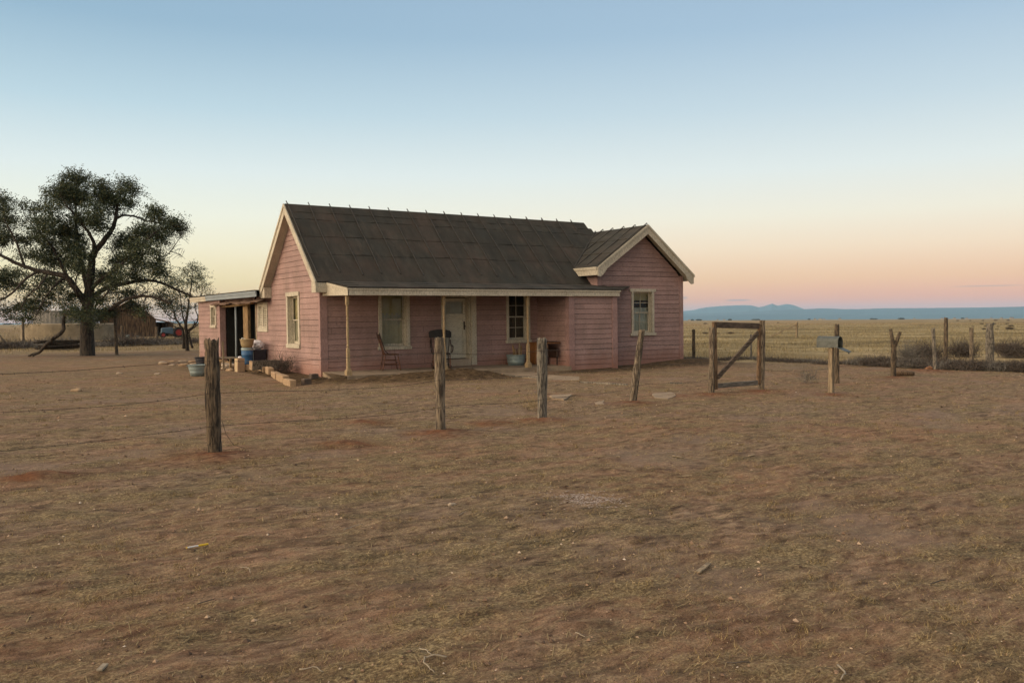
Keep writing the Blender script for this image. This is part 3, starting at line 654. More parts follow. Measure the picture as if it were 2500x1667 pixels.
boards('eave_box', [(XL, 3, 4.5, 4.88, ZE-.38, ZE-.02)], M['cream'])
# ---- wing rake boards and eave
def rakex(y0, y1, xa, za, xb, zb, w_, name='rake_board', foot=0):
    poly = [(xa, za), (xb, zb), (xb, zb-w_), (xa, za-w_)] if not foot else \
        [(xa, za), (xb, zb), (xb, zb-w_*.92), (xb+foot*.12, zb-w_*1.0), (xb+foot*.22, zb-w_*.80), (xb+foot*.34, zb-w_*.86+abs(.34*((zb-za)/(xb-xa)))*.55), (xb+foot*.42, zb-w_*.98+.42*abs((zb-za)/(xb-xa))), (xa, za-w_)]
    mb = MB(); mb.prism(poly, 1, y0, y1)
    return mb.build(name, M['cream'], house, bevel=.003)
rakex(Y0-.035, Y0, WXC, WZ-.01, 9.93, 3.33-.01, .33, foot=1)
rakex(Y0-.035, Y0, WXC, WZ-.01, 14.72, 3.13-.03, .33, foot=-1)
rakex(Y0-.06, Y0-.033, WXC, WZ+.012, 9.91, 3.33+.008, .10, 'rake_moulding')
rakex(Y0-.06, Y0-.033, WXC, WZ+.012, 14.75, 3.13+.0, .10, 'rake_moulding')
boards('eave_fascia', [(9.90, 9.935, Y0, 1.2, 3.05, 3.34)], M['cream'])
boards('eave_fascia', [(9.875, 9.898, Y0, 1.2, 3.25, 3.345)], M['cream'])
boards('eave_fascia', [(14.67, 14.70, Y0, 6, 2.90, 3.14)], M['cream'])
mb = MB(); mb.quad((9.93, Y0, 3.06), (WXL, Y0, 3.06), (WXL, 2, 3.06), (9.93, 2, 3.06)); mb.quad((14.5, Y0, 2.93), (14.68, Y0, 2.93), (14.68, 5, 2.93), (14.5, 5, 2.93))
for (xe, ze) in ((9.93, 3.20), (14.68, 2.98)): mb.quad((WXC, Y0, WZ-.14), (WXC, WY, WZ-.14), (xe, WY, ze), (xe, Y0, ze))
mb.build('soffit', M['cream'], house)
# ---- porch roof, fascia, ceiling, slab
FX0, FX1, FY = .06, 10.30, -1.97
pr_ = MB()
def Pp(a, t): return (a, -.36-t*(FY+.36)/-1, 2.735-.235*t)
pts = [(FX0-.02, -.30, 2.745), (12.0, -.30, 2.745), (12.0, -.60, 2.70), (FX1+.03, FY-.03, 2.505), (FX0-.02, FY-.03, 2.505)]
pr_.add(pts+[(a, b, c-.03) for a, b, c in pts], [(0, 1, 2, 3, 4), (9, 8, 7, 6, 5), (3, 4, 9, 8), (4, 0, 5, 9), (2, 3, 8, 7)])
for k, (ya, za, yb, zb) in enumerate(((-.36, 2.745, -1.0, 2.655), (-.95, 2.662, -1.55, 2.575), (-1.5, 2.582, -2.0, 2.510))):
    n = 40
    for i in range(n):
        a = FX0+(FX1+.2-FX0)*i/n; b = FX0+(FX1+.2-FX0)*(i+1)/n; l = .010+.007*math.sin(i*1.3+k)
        if yb < -1.1 and b > FX1: b = FX1
        pr_.add([(a, ya, za+.003), (b, ya, za+.003), (b, yb, zb+l), (a, yb, zb+l), (a, yb, zb-.01), (b, yb, zb-.01)], [(0, 1, 2, 3), (3, 2, 5, 4)])
pr_.build('porch_roof', M['roof'], house, label='low shed roof over the front porch')
boards('porch_fascia', [(FX0, 3.9, FY, FY+.03, 2.27, 2.50)], M['cream']); boards('porch_fascia', [(3.905, 7.9, FY-.002, FY+.028, 2.268, 2.50)], M['cream'])
boards('porch_fascia', [(7.905, 8.22, FY-.012, FY+.028, 2.262, 2.508)], M['cream']); boards('porch_fascia', [(8.225, FX1-.04, FY-.002, FY+.028, 2.27, 2.50)], M['cream'])
boards('fascia_moulding', [(FX0-.01, FX1, FY-.026, FY-.003, 2.425, 2.51)], M['cream'])
mb = MB(); mb.add([(x, y, z) for x in (FX0-.001, FX0+.028) for (y, z) in ((FY, 2.50), (-.36, 2.72), (-.05, 2.74), (-.05, 2.31), (FY, 2.268))],
                  [(0, 1, 2, 3, 4), (9, 8, 7, 6, 5), (0, 5, 6, 1), (3, 8, 9, 4), (0, 4, 9, 5)]); mb.build('porch_fascia', M['cream'], house)
mb = MB(); mb.add([(x, y, z) for x in (FX0-.020, FX0-.002) for (y, z) in ((FY-.02, 2.505), (-.41, 2.725), (-.41, 2.60), (FY-.02, 2.42))],
                  [(0, 1, 2, 3), (7, 6, 5, 4), (0, 4, 5, 1), (3, 7, 6, 2)]); mb.build('fascia_moulding', M['cream'], house)
boards('porch_ceiling', [(FX0+.03, 8.1, FY+.03, -.001, 2.44, 2.465)], M['dbrown'], bevel=0)
boards('porch_ceiling', [(8.3, FX1-.05, FY+.03, -1.86, 2.30, 2.33)], M['pinktrim'], bevel=0)
mb = MB(); n = 44; rnd = random.Random(3); xs = [.02+(8.12-.02)*i/n for i in range(n+1)]
for i in range(n+1):
    x = xs[i]; e = -1.93+.03*math.sin(x*2.1)+rnd.uniform(-.015, .015)
    if x > 5.0: e += .04
    mb.v += [(x, .02, lathz(x, 0)), (x, e, lathz(x, e)), (x, e-.01, lathz(x, e)-.35)]
for i in range(n):
    k = 3*i; mb.f += [(k, k+1, k+4, k+3), (k+1, k+2, k+5, k+4)]
mb.f += [(0, 1, 2)]
mb.add([(.02, .02, 0), (.02, -1.93, -.04), (.02, -1.93, -.4), (.02, .02, -.4)], [(0, 1, 2, 3)])
mb.build('porch_slab', M['slab'], house)
# turned porch posts
def porch_post(x, y=-1.70):
    z0 = lathz(x, y)-.005; mb = MB()
    t = thing_part = None
    mb.box(x-.055, x+.055, y-.055, y+.055, z0, z0+.20)
    mb.box(x-.045, x+.045, y-.045, y+.045, z0+.20, z0+.78)
    prof = [(.045, .78), (.030, .82), (.042, .85), (.042, .87), (.028, .90), (.036, 1.0), (.040, 1.3), (.036, 1.52), (.028, 1.60), (.040, 1.63), (.040, 1.65), (.028, 1.68), (.036, 1.74), (.040, 1.9), (.032, 2.0), (.042, 2.03), (.044, 2.06)]
    mb.lathe([(r_, z0+z) for r_, z in prof], 14, (x, y))
    mb.box(x-.045, x+.045, y-.045, y+.045, z0+2.05, 2.45)
    o = mb.build('porch_post', M['postpaint'], house, bevel=.004)
    mb = MB(); mb.box(x-.085, x+.085, y-.085, y+.085, z0, z0+.16); mb.build('post_base', M['postpaint'], o, bevel=.01)
for x in (.15, 3.33, 6.49): porch_post(x)

# ---- windows
def fbox(face, mb, u0, u1, d0, d1, z0, z1):
    P = [face(u, d, z) for u in (u0, u1) for d in (d0, d1) for z in (z0, z1)]
    mb.add(P, [(0, 1, 3, 2), (4, 6, 7, 5), (0, 4, 5, 1), (2, 3, 7, 6), (0, 2, 6, 4), (1, 5, 7, 3)]); return mb
def window(face, op, cas=.11, rec=.14, header=True, sill=.10, ear=.0, uppr=(1, 1), lower=(1, 1), blinds=(), label=None, proud=.045, meet=.5, flip=False):
    u0, u1, z0, z1 = op
    mb = MB()
    # casing boards round the opening; the frame mesh carries casing and reveal
    fbox(face, mb, u0-cas, u0, -.01, proud, z0, z1); fbox(face, mb, u1, u1+cas, -.01, proud, z0, z1)
    fbox(face, mb, u0, u0+.012, -rec, -.011, z0, z1); fbox(face, mb, u1-.012, u1, -rec, -.011, z0, z1)
    fbox(face, mb, u0+.013, u1-.013, -rec, .0, z0, z0+.012); fbox(face, mb, u0+.013, u1-.013, -rec, .0, z1-.012, z1)
    w_ = mb.build('window', M['cream'], house, bevel=.003, label=label)
    mb = MB(); fbox(face, mb, u0-cas-ear, u1+cas+ear, -.01, proud+.012, z1+.001, z1+cas+.01); mb.build('lintel', M['cream'], w_, bevel=.004)
    mb = MB(); fbox(face, mb, u0-cas-ear, u1+cas+ear, -.02, proud+.03, z0-sill, z0-.001); mb.build('sill', M['cream'], w_, bevel=.004)
    zm = z0+(z1-z0)*meet; a, b = u0+.013, u1-.013
    for (s0, s1, dep, (nu, nz), tag_) in ((zm-.02, z1-.013, rec-.045, uppr, 'u'), (z0+.013, zm+.02, rec-.01, lower, 'l')):
        mb = MB(); st = .045; dd = -dep
        fbox(face, mb, a, a+st, dd-.03, dd, s0, s1); fbox(face, mb, b-st, b, dd-.03, dd, s0, s1)
        rb = .075 if tag_ == 'l' else .04
        fbox(face, mb, a+st, b-st, dd-.03, dd-.002, s0, s0+rb); fbox(face, mb, a+st, b-st, dd-.03, dd-.002, s1-.045, s1)
        ga, gb, g0, g1 = a+st, b-st, s0+rb, s1-.045
        for i in range(1, nu): c = ga+(gb-ga)*i/nu; fbox(face, mb, c-.010, c+.010, dd-.025, dd-.004, g0, g1)
        for i in range(1, nz):
            c = g0+(g1-g0)*i/nz; fbox(face, mb, ga, gb, dd-.024, dd-.006, c-.010, c+.010)
        mb.build('sash', M['cream'], w_)
        mb = MB(); mb.quad(face(ga, dd-.016, g0), face(gb, dd-.016, g0), face(gb, dd-.016, g1), face(ga, dd-.016, g1)); mb.build('pane', M['glass'], w_)
    for (m_, f0, f1, wav, nm) in blinds:              # curtains as folded cloth a hand's width behind the glass
        mb = MB(); n = 26; zz0 = z0+(z1-z0)*f0; zz1 = z0+(z1-z0)*f1; base = 0
        for i in range(n+1):
            u = a-.25+(b-a+.5)*i/n; d = -rec-.045+wav*math.sin(i*1.9)*(1+.4*math.sin(i*.7))
            mb.v += [face(u, d, zz0), face(u+wav*.3*math.sin(i), d*.98, (zz0+zz1)/2), face(u, d, zz1)]
        for i in range(n):
            k = 3*i; mb.f += [(k, k+3, k+4, k+1), (k+1, k+4, k+5, k+2)]
        mb.build(nm, M[m_], w_, smooth=True)
    return w_
FF = face_front(0)
window(FF, W1, .11, .20, ear=.04, blinds=(('shade', .58, 1.0, .0, 'roller_shade'), ('cloth', 0, .62, .022, 'curtain')), label='wide porch window with pale curtains left of the door')
window(FF, W2, .10, .16, ear=.04, uppr=(2, 2), lower=(2, 2), blinds=(('darkcloth', 0, 1, .012, 'curtain'),), label='dark four over four window right of the door')  # dim cloth added behind the glass so the panes are not fully black
window(face_front(WY), WO, .105, .16, ear=.07, uppr=(2, 2), lower=(2, 2), blinds=(('shade', .80, 1.0, .0, 'roller_shade'), ('lace', 0, .62, .016, 'curtain')), label='wing window with white lace curtain and cream shade')
window(face_left(0), o_gable, .13, .17, sill=.13, blinds=(('shade', .45, 1, 0, 'roller_shade'), ('cloth', 0, .5, .012, 'curtain')), label='tall narrow window in the left gable wall')
# louvred shutter window on the gable wall
fl = face_left(0); mb = MB(); u0, u1, z0, z1 = 5.0, 5.98, 1.30, 2.14
fbox(fl, mb, u0-.06, u1+.06, -.01, .045, z1, z1+.10); fbox(fl, mb, u0-.06, u1+.06, -.01, .05, z0-.12, z0); fbox(fl, mb, u0-.06, u0, -.01, .045, z0, z1); fbox(fl, mb, u1, u1+.06, -.01, .045, z0, z1)
sh = mb.build('shuttered_window', M['cream'], house, bevel=.003, label='small window closed by louvred shutters near the back of the gable wall')
for (a, b) in ((u0+.005, (u0+u1)/2-.003), ((u0+u1)/2+.003, u1-.005)):
    mb = MB(); fbox(fl, mb, a, a+.05, -.02, .03, z0+.003, z1-.003); fbox(fl, mb, b-.05, b, -.02, .03, z0+.003, z1-.003); fbox(fl, mb, a+.05, b-.05, -.02, .028, z0+.003, z0+.06); fbox(fl, mb, a+.05, b-.05, -.02, .028, z1-.06, z1-.003)
    z = z0+.075
    while z < z1-.08:
        mb.add([fl(a+.05, .024, z), fl(b-.05, .024, z), fl(b-.05, -.016, z+.045), fl(a+.05, -.016, z+.045), fl(a+.05, .018, z-.008), fl(b-.05, .018, z-.008)], [(0, 1, 2, 3), (0, 4, 5, 1)]); z += .062
    mb.build('shutter', M['cream'], sh)
# ---- door: deep casing, panelled leaf with a glazed top
mb = MB(); D0, D1, DZ0, DZ1 = DR
fbox(FF, mb, D0-.12, D0, -.01, .045, DZ0+.02, DZ1); fbox(FF, mb, D1, D1+.20, -.01, .045, DZ0+.02, DZ1); fbox(FF, mb, D0-.12, D1+.20, -.01, .05, DZ1+.001, DZ1+.10)
fbox(FF, mb, D1-.05, D1, -.30, -.011, .1, DZ1); fbox(FF, mb, D0, D0+.05, -.30, -.011, .1, DZ1); fbox(FF, mb, D0+.051, D1-.051, -.3, -.012, DZ1-.05, DZ1)
mb.build('door_casing', M['cream'], house, bevel=.004)
mb = MB(); fbox(FF, mb, D0+.005, D1-.005, -.32, .02, -.04, .20); mb.build('door_step', M['stone'], house, bevel=.02)
A0, A1, B0, B1 = D0+.055, D1-.055, .225, 2.25; dd = -.24; mb = MB()
fbox(FF, mb, A0, A0+.11, dd-.04, dd, B0, B1); fbox(FF, mb, A1-.11, A1, dd-.04, dd, B0, B1)
zs = [B0, B0+.20, B0+.62, B0+.70, B0+1.02, B0+1.13, B0+1.44, B0+1.52, B1-.10, B1]
rails = [(B0, B0+.17), (B0+.60, B0+.70), (B0+.98, B0+1.10), (B0+1.36, B0+1.50), (B1-.11, B1)]
for a, b in rails: fbox(FF, mb, A0+.11, A1-.11, dd-.04, dd-.001, a, b)
for (a, b) in zip(rails, rails[1:3+1]):
    if b is rails[4]: break
    fbox(FF, mb, A0+.11, A1-.11, dd-.05, dd-.034, a[1], b[0]); fbox(FF, mb, A0+.145, A1-.145, dd-.034, dd-.008, a[1]+.035, b[0]-.035)
door = mb.build('door', M['creamdoor'], house, bevel=.003, label='cream panelled front door with a curtained glass top')
mb = MB(); mb.quad(FF(A0+.11, dd-.02, B0+1.50), FF(A1-.11, dd-.02, B0+1.50), FF(A1-.11, dd-.02, B1-.11), FF(A0+.11, dd-.02, B1-.11)); mb.build('pane', M['glass'], door)
mb = MB(); n = 24
for i in range(n+1):
    u = A0+.10+(A1-A0-.20)*i/n; d = dd-.05+.010*math.sin(i*2.1); mb.v += [FF(u, d, B0+1.48), FF(u, d, B1-.10)]
for i in range(n): mb.f.append((2*i, 2*i+2, 2*i+3, 2*i+1))
mb.build('curtain', M['cloth'], door, smooth=True)
mb = MB(); fbox(FF, mb, A1-.095, A1-.045, dd, dd+.012, 1.18, 1.46); mb.lathe([(.001, 0), (.026, .0), (.030, .02), (.02, .04), (.001, .045)], 12); 
for i in range(len(mb.v)-60, len(mb.v)): p = mb.v[i]; mb.v[i] = (A1-.07+p[0], -dd-.012-p[2]-.02+.0, 1.30+p[1])
mb.build('handle', M['dbrown'], door)

# ---- rear lean-to with the recessed back entry
RX = -.30
wall(face_left(RX), 10.15, 13.25, -.08, 2.42, [(10.58, 11.20, 1.42, 2.14)], None, .005, 21)
window(face_left(RX), (10.58, 11.20, 1.42, 2.14), .11, .10, sill=.11, blinds=(('cloth', 0, 1, .01, 'curtain'),), label='small cream window of the rear room')
boards('corner_board', [(RX-.025, RX, 9.98, 10.15, -.1, 2.42), (RX-.025, -.09, 9.955, 9.98, -.1, 2.42)], M['pinktrim'])
boards('corner_board', [(RX-.02, RX+.1, 13.25, 13.30, -.1, 2.45)], M['trim'])
boards('entry_wall', [(-.10, -.06, 6.20, 9.97, 2.18, 2.62), (-.02, .02, 4.9, 6.2, 2.28, 2.6)], M['pinktrim'], bevel=0)
boards('entry_trim', [(-.03, .02, 6.225, 6.31, -.16, 2.3)], M['trim'])
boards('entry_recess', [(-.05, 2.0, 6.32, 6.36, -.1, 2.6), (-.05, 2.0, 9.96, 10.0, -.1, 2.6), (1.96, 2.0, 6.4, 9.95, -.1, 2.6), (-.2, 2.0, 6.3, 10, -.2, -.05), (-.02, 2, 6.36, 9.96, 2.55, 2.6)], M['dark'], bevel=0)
mb = MB(); mb.box(1.86, 1.90, 8.3, 9.3, -.02, 2.0)
for za, zb in ((.15, .6), (.72, 1.2), (1.3, 1.9)):
    mb.box(1.845, 1.858, 8.42, 8.75, za, zb); mb.box(1.845, 1.858, 8.85, 9.18, za, zb)
mb.build('door', M['brown'], house, label='brown panelled back door inside the dark recessed entry')
mb = MB(); mb.tube([(-.14, 8.42, -.05), (-.12, 8.45, 1.1), (-.10, 8.5, 2.25)], [.045, .04, .045], 9); mb.build('entry_post', M['bluegrey'], house, smooth=True, label='round grey blue post of the back entry')
mb = MB(); mb.box(-.10, .0, 7.0, 7.55, -.1, 2.2); mb.box(-.06, .02, 7.62, 7.72, -.1, 2.2); mb.build('entry_plank', M['plank'], house, label='wide bare plank standing in the back entry')
LZ = 2.60
boards('lean_to_fascia', [(-.48, -.45, 4.75, 11.45, LZ-.19, LZ)], M['bluegrey']); boards('fascia_moulding', [(-.50, -.482, 4.75, 11.46, LZ-.07, LZ+.012)], M['bluegrey'])
boards('lean_to_fascia', [(-.48, -.45, 11.455, 14.05, LZ-.20, LZ-.015)], M['cream']); boards('fascia_moulding', [(-.50, -.482, 11.465, 14.05, LZ-.085, LZ-.003)], M['cream'])
mb = MB(); mb.box(-.50, 9.0, 4.9, 14.05, LZ+.014, LZ+.05); mb.box(-.44, 9, 4.9, 14.0, LZ-.16, LZ-.13); mb.build('lean_to_roof', M['roof'], house)
mb = MB(); rnd = random.Random(5); n = 30
for i in range(n+1):
    y = 4.55+(10.75-4.55)*i/n
    for (x, z) in ((-.06, 2.36), (-.30, 2.31), (-.50+rnd.uniform(-.05, .05), 2.24+rnd.uniform(-.03, .03))): mb.v.append((x, y, z+.02*math.sin(y*5)))
for i in range(n):
    for j in range(2): k = 3*i+j; mb.f.append((k, k+1, k+4, k+3))
mb.v += [(a, b, c-.025) for a, b, c in mb.v[:3*(n+1)]]; q = 3*(n+1)
for i in range(n):
    for j in range(2): k = q+3*i+j; mb.f.append((k, k+3, k+4, k+1))
    mb.f.append((3*i+2, 3*i+5, q+3*i+5, q+3*i+2))
mb.build('entry_awning', M['rusttin'], house, label='ragged rusty tin awning over the back entry')
mb = MB(); mb.tube([(-.22, 6.1, 2.22), (-.24, 8, 2.17), (-.2, 10.4, 2.16)], .05, 7); mb.build('awning_beam', M['plank'], house)
boards('back_step', [(-.75, -.05, 7.6, 9.8, -.22, -.06)], M['stone'], bevel=.02)

# ------------------------------------------------------------------ front fence
G = lambda u, v: at_z(u*1.063, v*1.063)
def log_post(mb, x, y, h, r, lean=(0, 0), seed=0, taper=.9, n=18, rings=26, z0=None, top=.04, bow=0, groove=.16):
    rnd = random.Random(seed); z0 = gz(x, y)-.12 if z0 is None else z0; base = len(mb.v); gr = [rnd.uniform(-1, 1) for _ in range(n)]; ph = rnd.uniform(0, 6)
    tp = [rnd.uniform(-1, .25)*top for _ in range(n)]
    for i in range(rings):
        t = i/(rings-1); z = z0+(h+.12)*t; k = 1+(taper-1)*t+.05*math.sin(t*9+ph)+.03*math.sin(t*23+ph)
        cx = x+lean[0]*t*h+bow*math.sin(t*3.14); cy = y+lean[1]*t*h
        for j in range(n):
            a = 2*math.pi*j/n; g = gr[(j+int(2*math.sin(t*4+ph)+2)) % n]; rr = r*k*(1-groove*max(0, g)**1.5+.05*math.sin(3*a+ph+t*2))
            mb.v.append((cx+rr*math.cos(a), cy+rr*math.sin(a), z+(tp[j] if i == rings-1 else 0)))
    for i in range(rings-1):
        for j in range(n): mb.f.append((base+i*n+j, base+i*n+(j+1) % n, base+(i+1)*n+(j+1) % n, base+(i+1)*n+j))
    c = len(mb.v); t = 1; mb.v.append((x+lean[0]*h, y+lean[1]*h, z0+h+.12-top*1.1))
    for j in range(n): mb.f.append((base+(rings-1)*n+j, base+(rings-1)*n+(j+1) % n, c))
    return mb
fence = thing('wire_fence', 'barbed wire fence on rough weathered posts running across the front of the yard', 'fence', (0, 0, 0))
FP = []
def fpost(u, v, h, r, m, lean=(0, 0), label=None, seed=0, **k):
    p = G(u, v); mb = MB(); log_post(mb, p[0], p[1], h, r, lean, seed, **k)
    o = mb.build('fence_post', M[m], fence, smooth=False, label=label)
    for pl in o.data.polygons: pl.use_smooth = len(pl.vertices) == 4
    FP.append((p[0], p[1], gz(p[0], p[1]), lean)); return o
fpost(493, 1042, 1.44, .094, 'logd', (-.015, -.01), 'thick dark post nearest the camera, split at its hollow top', 3, taper=1.0, top=.10, groove=.3)
fpost(1012, 989, 1.40, .080, 'logs', (-.012, 0), 'leaning straight grained post in front of the door', 5, taper=.96)
fpost(1245, 961, 1.38, .082, 'logg', (0, 0), 'grey post flaring at the top in front of the porch end', 8, taper=1.12, groove=.26)
fpost(1451, 925, 1.46, .088, 'logs', (.12, -.08), 'post leaning to the right in front of the wing window', 11, taper=.72, groove=.3)
# gate
gl_, gr_ = G(1634, 903), G(1749, 895)
gate = thing('wooden_gate', 'open timber frame gate with one diagonal brace between two rough posts', 'gate', (0, 0, 0))
def P3(p, dx, dz): return Vector((p[0]+(gr_[0]-gl_[0])*dx, p[1]+(gr_[1]-gl_[1])*dx, gz(p[0], p[1])+dz))
mb = MB(); log_post(mb, gl_[0], gl_[1], 1.50, .066, (.01, 0), 21, groove=.2, top=.03); mb.build('gate_post', M['logs'], gate)
mb = MB(); log_post(mb, gr_[0], gr_[1], 1.66, .078, (.012, 0), 23, groove=.25, top=.05); mb.build('gate_post', M['logs'], gate)
a0 = P3(gl_, .08, .12); a1 = P3(gl_, .055, 1.62); b0 = P3(gr_, -.06, .17); b1 = P3(gr_, -.035, 1.56)
mb = MB(); mb.bar(a0-Vector((0, 0, .05)), a1, .10, .07); mb.build('gate_stile', M['gatewood'], gate, bevel=.01)
mb = MB(); mb.bar(b0-Vector((0, 0, .05)), b1, .10, .07); mb.build('gate_stile', M['gatewood'], gate, bevel=.01)
mb = MB(); mb.bar(a1+Vector((.03, 0, -.07)), b1+Vector((-.03, 0, -.05)), .06, .14); mb.build('gate_rail', M['gaterail'], gate, bevel=.01)
mb = MB(); mb.bar(a0+Vector((.03, 0, .03)), b0+Vector((-.03, 0, .0)), .05, .11); mb.build('gate_rail', M['railg'], gate, bevel=.01)
mb = MB(); mb.bar(a0+Vector((.06, -.0, .22)), b1+Vector((-.06, 0, -.20)), .05, .11); mb.build('gate_brace', M['gaterail'], gate, bevel=.01)
FP.append((gl_[0], gl_[1], gz(gl_[0], gl_[1]), (0, 0)))
g2 = (gr_[0], gr_[1], gz(gr_[0], gr_[1]), (0, 0))
FP2 = [g2]
def wires(parent, posts, hs, m='wire', rad=.003, barbs=True, seed=0, sag=.03):
    rnd = random.Random(seed)
    for hi, h in enumerate(hs):
        mb = MB(); pts = []
        for (p, q) in zip(posts, posts[1:]):
            L = math.hypot(q[0]-p[0], q[1]-p[1]); n = max(6, int(L/.35)); sg = sag*rnd.uniform(.6, 1.8)*L/3; w1 = rnd.uniform(-.02, .02)
            for i in range(n):
                t = i/n; A = Vector((p[0]+p[3][0]*h, p[1]+p[3][1]*h-.07, p[2]+h)); B = Vector((q[0]+q[3][0]*h, q[1]+q[3][1]*h-.07, q[2]+h))
                pt = A.lerp(B, t); pt.z += -sg*4*t*(1-t)+rnd.uniform(-.006, .006)+w1*math.sin(t*6.3); pts.append(pt)
        pts.append(B)
        mb.tube(pts, rad, 4)
        if barbs:
            for p, q in zip(pts, pts[1:]):
                for t in (.15, .5, .85):
                    c = p.lerp(q, t); d = Vector((rnd.uniform(-.3, .3), rnd.uniform(-1, 1), rnd.uniform(-1, 1))).normalized()*.016
                    mb.add([c-d+Vector((0, 0, .003)), c+d+Vector((0, 0, .003)), c+d-Vector((.004, 0, .003)), c-d-Vector((.004, 0, .003))], [(0, 1, 2, 3)])
        mb.build('barbed_wire', M[m], parent)
pL = (-10.6, -14.3, gz(-10.6, -14.3), (0, 0)); pLL = (-14.2, -14.7, gz(-14.2, -14.7), (0, 0))
wires(fence, [pLL, pL]+FP, (.33, .75, 1.16), seed=2)
mb = MB(); p = FP[0]; mb.tube([Vector((p[0]+.08, p[1]-.06, p[2]+.40)), Vector((p[0]+.13, p[1]-.05, p[2]+.22)), Vector((p[0]+.22, p[1]-.06, p[2]+.07)), Vector((p[0]+.36, p[1]-.08, p[2]+.02))], .003, 4); mb.build('loose_wire', M['wire'], fence)
# right of the gate
def fpost2(u, v, h, r, m, lean, label, seed, **k):
    p = G(u, v); mb = MB(); log_post(mb, p[0], p[1], h, r, lean, seed, **k); o = mb.build('fence_post', M[m], fence, label=label)
    for pl in o.data.polygons: pl.use_smooth = len(pl.vertices) == 4
    FP2.append((p[0], p[1], gz(p[0], p[1]), lean)); return p
fpost2(1922, 880, 1.55, .062, 'logd', (.0, 0), 'dark post right behind the mailbox', 31)
pY = G(2051, 865); mb = MB(); log_post(mb, pY[0], pY[1], .98, .085, (.02, -.01), 33, taper=.85, groove=.2)
z = gz(pY[0], pY[1]); mb.tube([(pY[0]+.02, pY[1], z+.85), (pY[0]+.0, pY[1]+.02, z+1.05), (pY[0]-.04, pY[1]+.06, z+1.38)], [.07, .055, .045], 9)
mb.tube([(pY[0]+.02, pY[1], z+.80), (pY[0]+.10, pY[1]-.06, z+1.05), (pY[0]+.15, pY[1]-.12, z+1.30)], [.06, .05, .045], 9)
mb.build('fence_post', M['logd'], fence, label='forked post shaped like the letter Y', smooth=True); FP2.append((pY[0], pY[1], z, (0, 0)))
fpost2(2148, 852, 1.34, .06, 'logg', (-.07, .02), 'thin grey post leaning left, right of the forked one', 35)
fpost2(2232, 843, 1.38, .07, 'logs', (-.03, .0), 'thin post left of the thick corner post', 37)
fpost2(2273, 840, 1.52, .14, 'logg', (-.01, 0), 'thick corner post with wire wound round its middle', 39, groove=.2, top=.08)
wires(fence, FP2, (.45, 1.05), seed=5, sag=.05)
cp = FP2[-1]; mb = MB()
for zz_ in (.62, .66, .78, .98): mb.lathe([(.138, cp[2]+zz_), (.15, cp[2]+zz_+.008), (.138, cp[2]+zz_+.016)], 16, (cp[0], cp[1]))
mb.build('wire_wrap', M['wire'], fence)
# rear fence
rear = thing('wire_fence', 'thin wire fence along the back of the yard beside the open range', 'fence', (0, 0, 0))
RP = []
for i, (u, v, h, r, lb) in enumerate(((1593, 824, 1.28, .075, 'dark post beside the right end of the wing'), (1725, 822, 1.05, .05, 'slim grey post seen through the gate'), (2172, 836, 1.72, .075, 'tall post among the brush'))):
    p = G(u, v); mb = MB(); log_post(mb, p[0], p[1], h, r, (0, 0), 50+i, groove=.2); o = mb.build('fence_post', M['logd' if i != 1 else 'logg'], rear, label=lb)
    RP.append((p[0], p[1], gz(p[0], p[1]), (0, 0)))
mids = []
for q in ((RP[1], RP[2], .35), (RP[1], RP[2], .7)):
    mids.append((q[0][0]+(q[1][0]-q[0][0])*q[2], q[0][1]+(q[1][1]-q[0][1])*q[2], gz(0, 0), (0, 0)))
end = at_z(2700, 893); e2 = (13.0, 3.5, -.17, (0, 0))
wires(rear, [e2, RP[0], RP[1], RP[2]], (.4, .7, 1.0), seed=8, barbs=False, rad=.0032)
wires(rear, [FP2[-1], (end[0], end[1], -.17, (0, 0))], (.45, .75, 1.1), seed=9, barbs=False, rad=.0032)
# far fence stub with brace
bp_ = at_z(1945, 824); fs = thing('braced_post', 'pale yellow post with a slanting brace far out in the grass', 'post', (bp_[0], bp_[1], gz(bp_[0], bp_[1])))
mb = MB(); mb.bar((0, 0, -.1), (0, 0, 1.45), .16, .16); mb.build('post', M['boxpost'], fs)
mb = MB(); mb.bar((-.1, 0, 1.2), (-2.0, 1.4, .1), .10, .10); mb.build('brace', M['boxpost'], fs); mb = MB(); mb.bar((-.1, 0, .8), (-1.6, 1.1, .9), .06, .06); mb.build('brace', M['boxpost'], fs)

# ------------------------------------------------------------------ mailbox
mp = G(1909, 902); mz = gz(mp[0], mp[1])
mbx = thing('mailbox', 'grey metal mailbox with its door hanging open on a pale squared post', 'mailbox', (mp[0], mp[1], mz), 0)
mbx.rotation_euler = (0, 0, math.radians(-84))
mb = MB(); mb.box(-.05, .05, -.05, .05, -.15, 1.03); mb.build('post', M['boxpost'], mbx, bevel=.006)
mb = MB(); w_, hh_, L0, L1 = .105, .15, -.29, .22; prof = [(-w_, 0)]+[(-w_*math.cos(a), hh_+w_*math.sin(a)) for a in np.linspace(0, math.pi, 13)]+[(w_, 0)]
inn = [(a*.95, b*.96+.004) for a, b in prof]; n = len(prof); vs = []
for (x, P) in ((L0, prof), (L1, prof), (L1, inn), (L0+.02, inn)): vs += [(x, a, 1.035+b) for a, b in P]
fs_ = []
for s_ in range(3): fs_ += [(s_*n+i, s_*n+(i+1) % n, (s_+1)*n+(i+1) % n, (s_+1)*n+i) for i in range(n)]
fs_.append(tuple(range(n))); fs_.append(tuple(range(3*n, 4*n))); mb.add(vs, fs_); body = mb.build('box', M['mailm'], mbx)
mb = MB(); P = [(a*1.06, b*1.03-.003) for a, b in prof]; vs = [(L0-.012, a, 1.035+b) for a, b in P]+[(L0+.02, a, 1.035+b) for a, b in P]
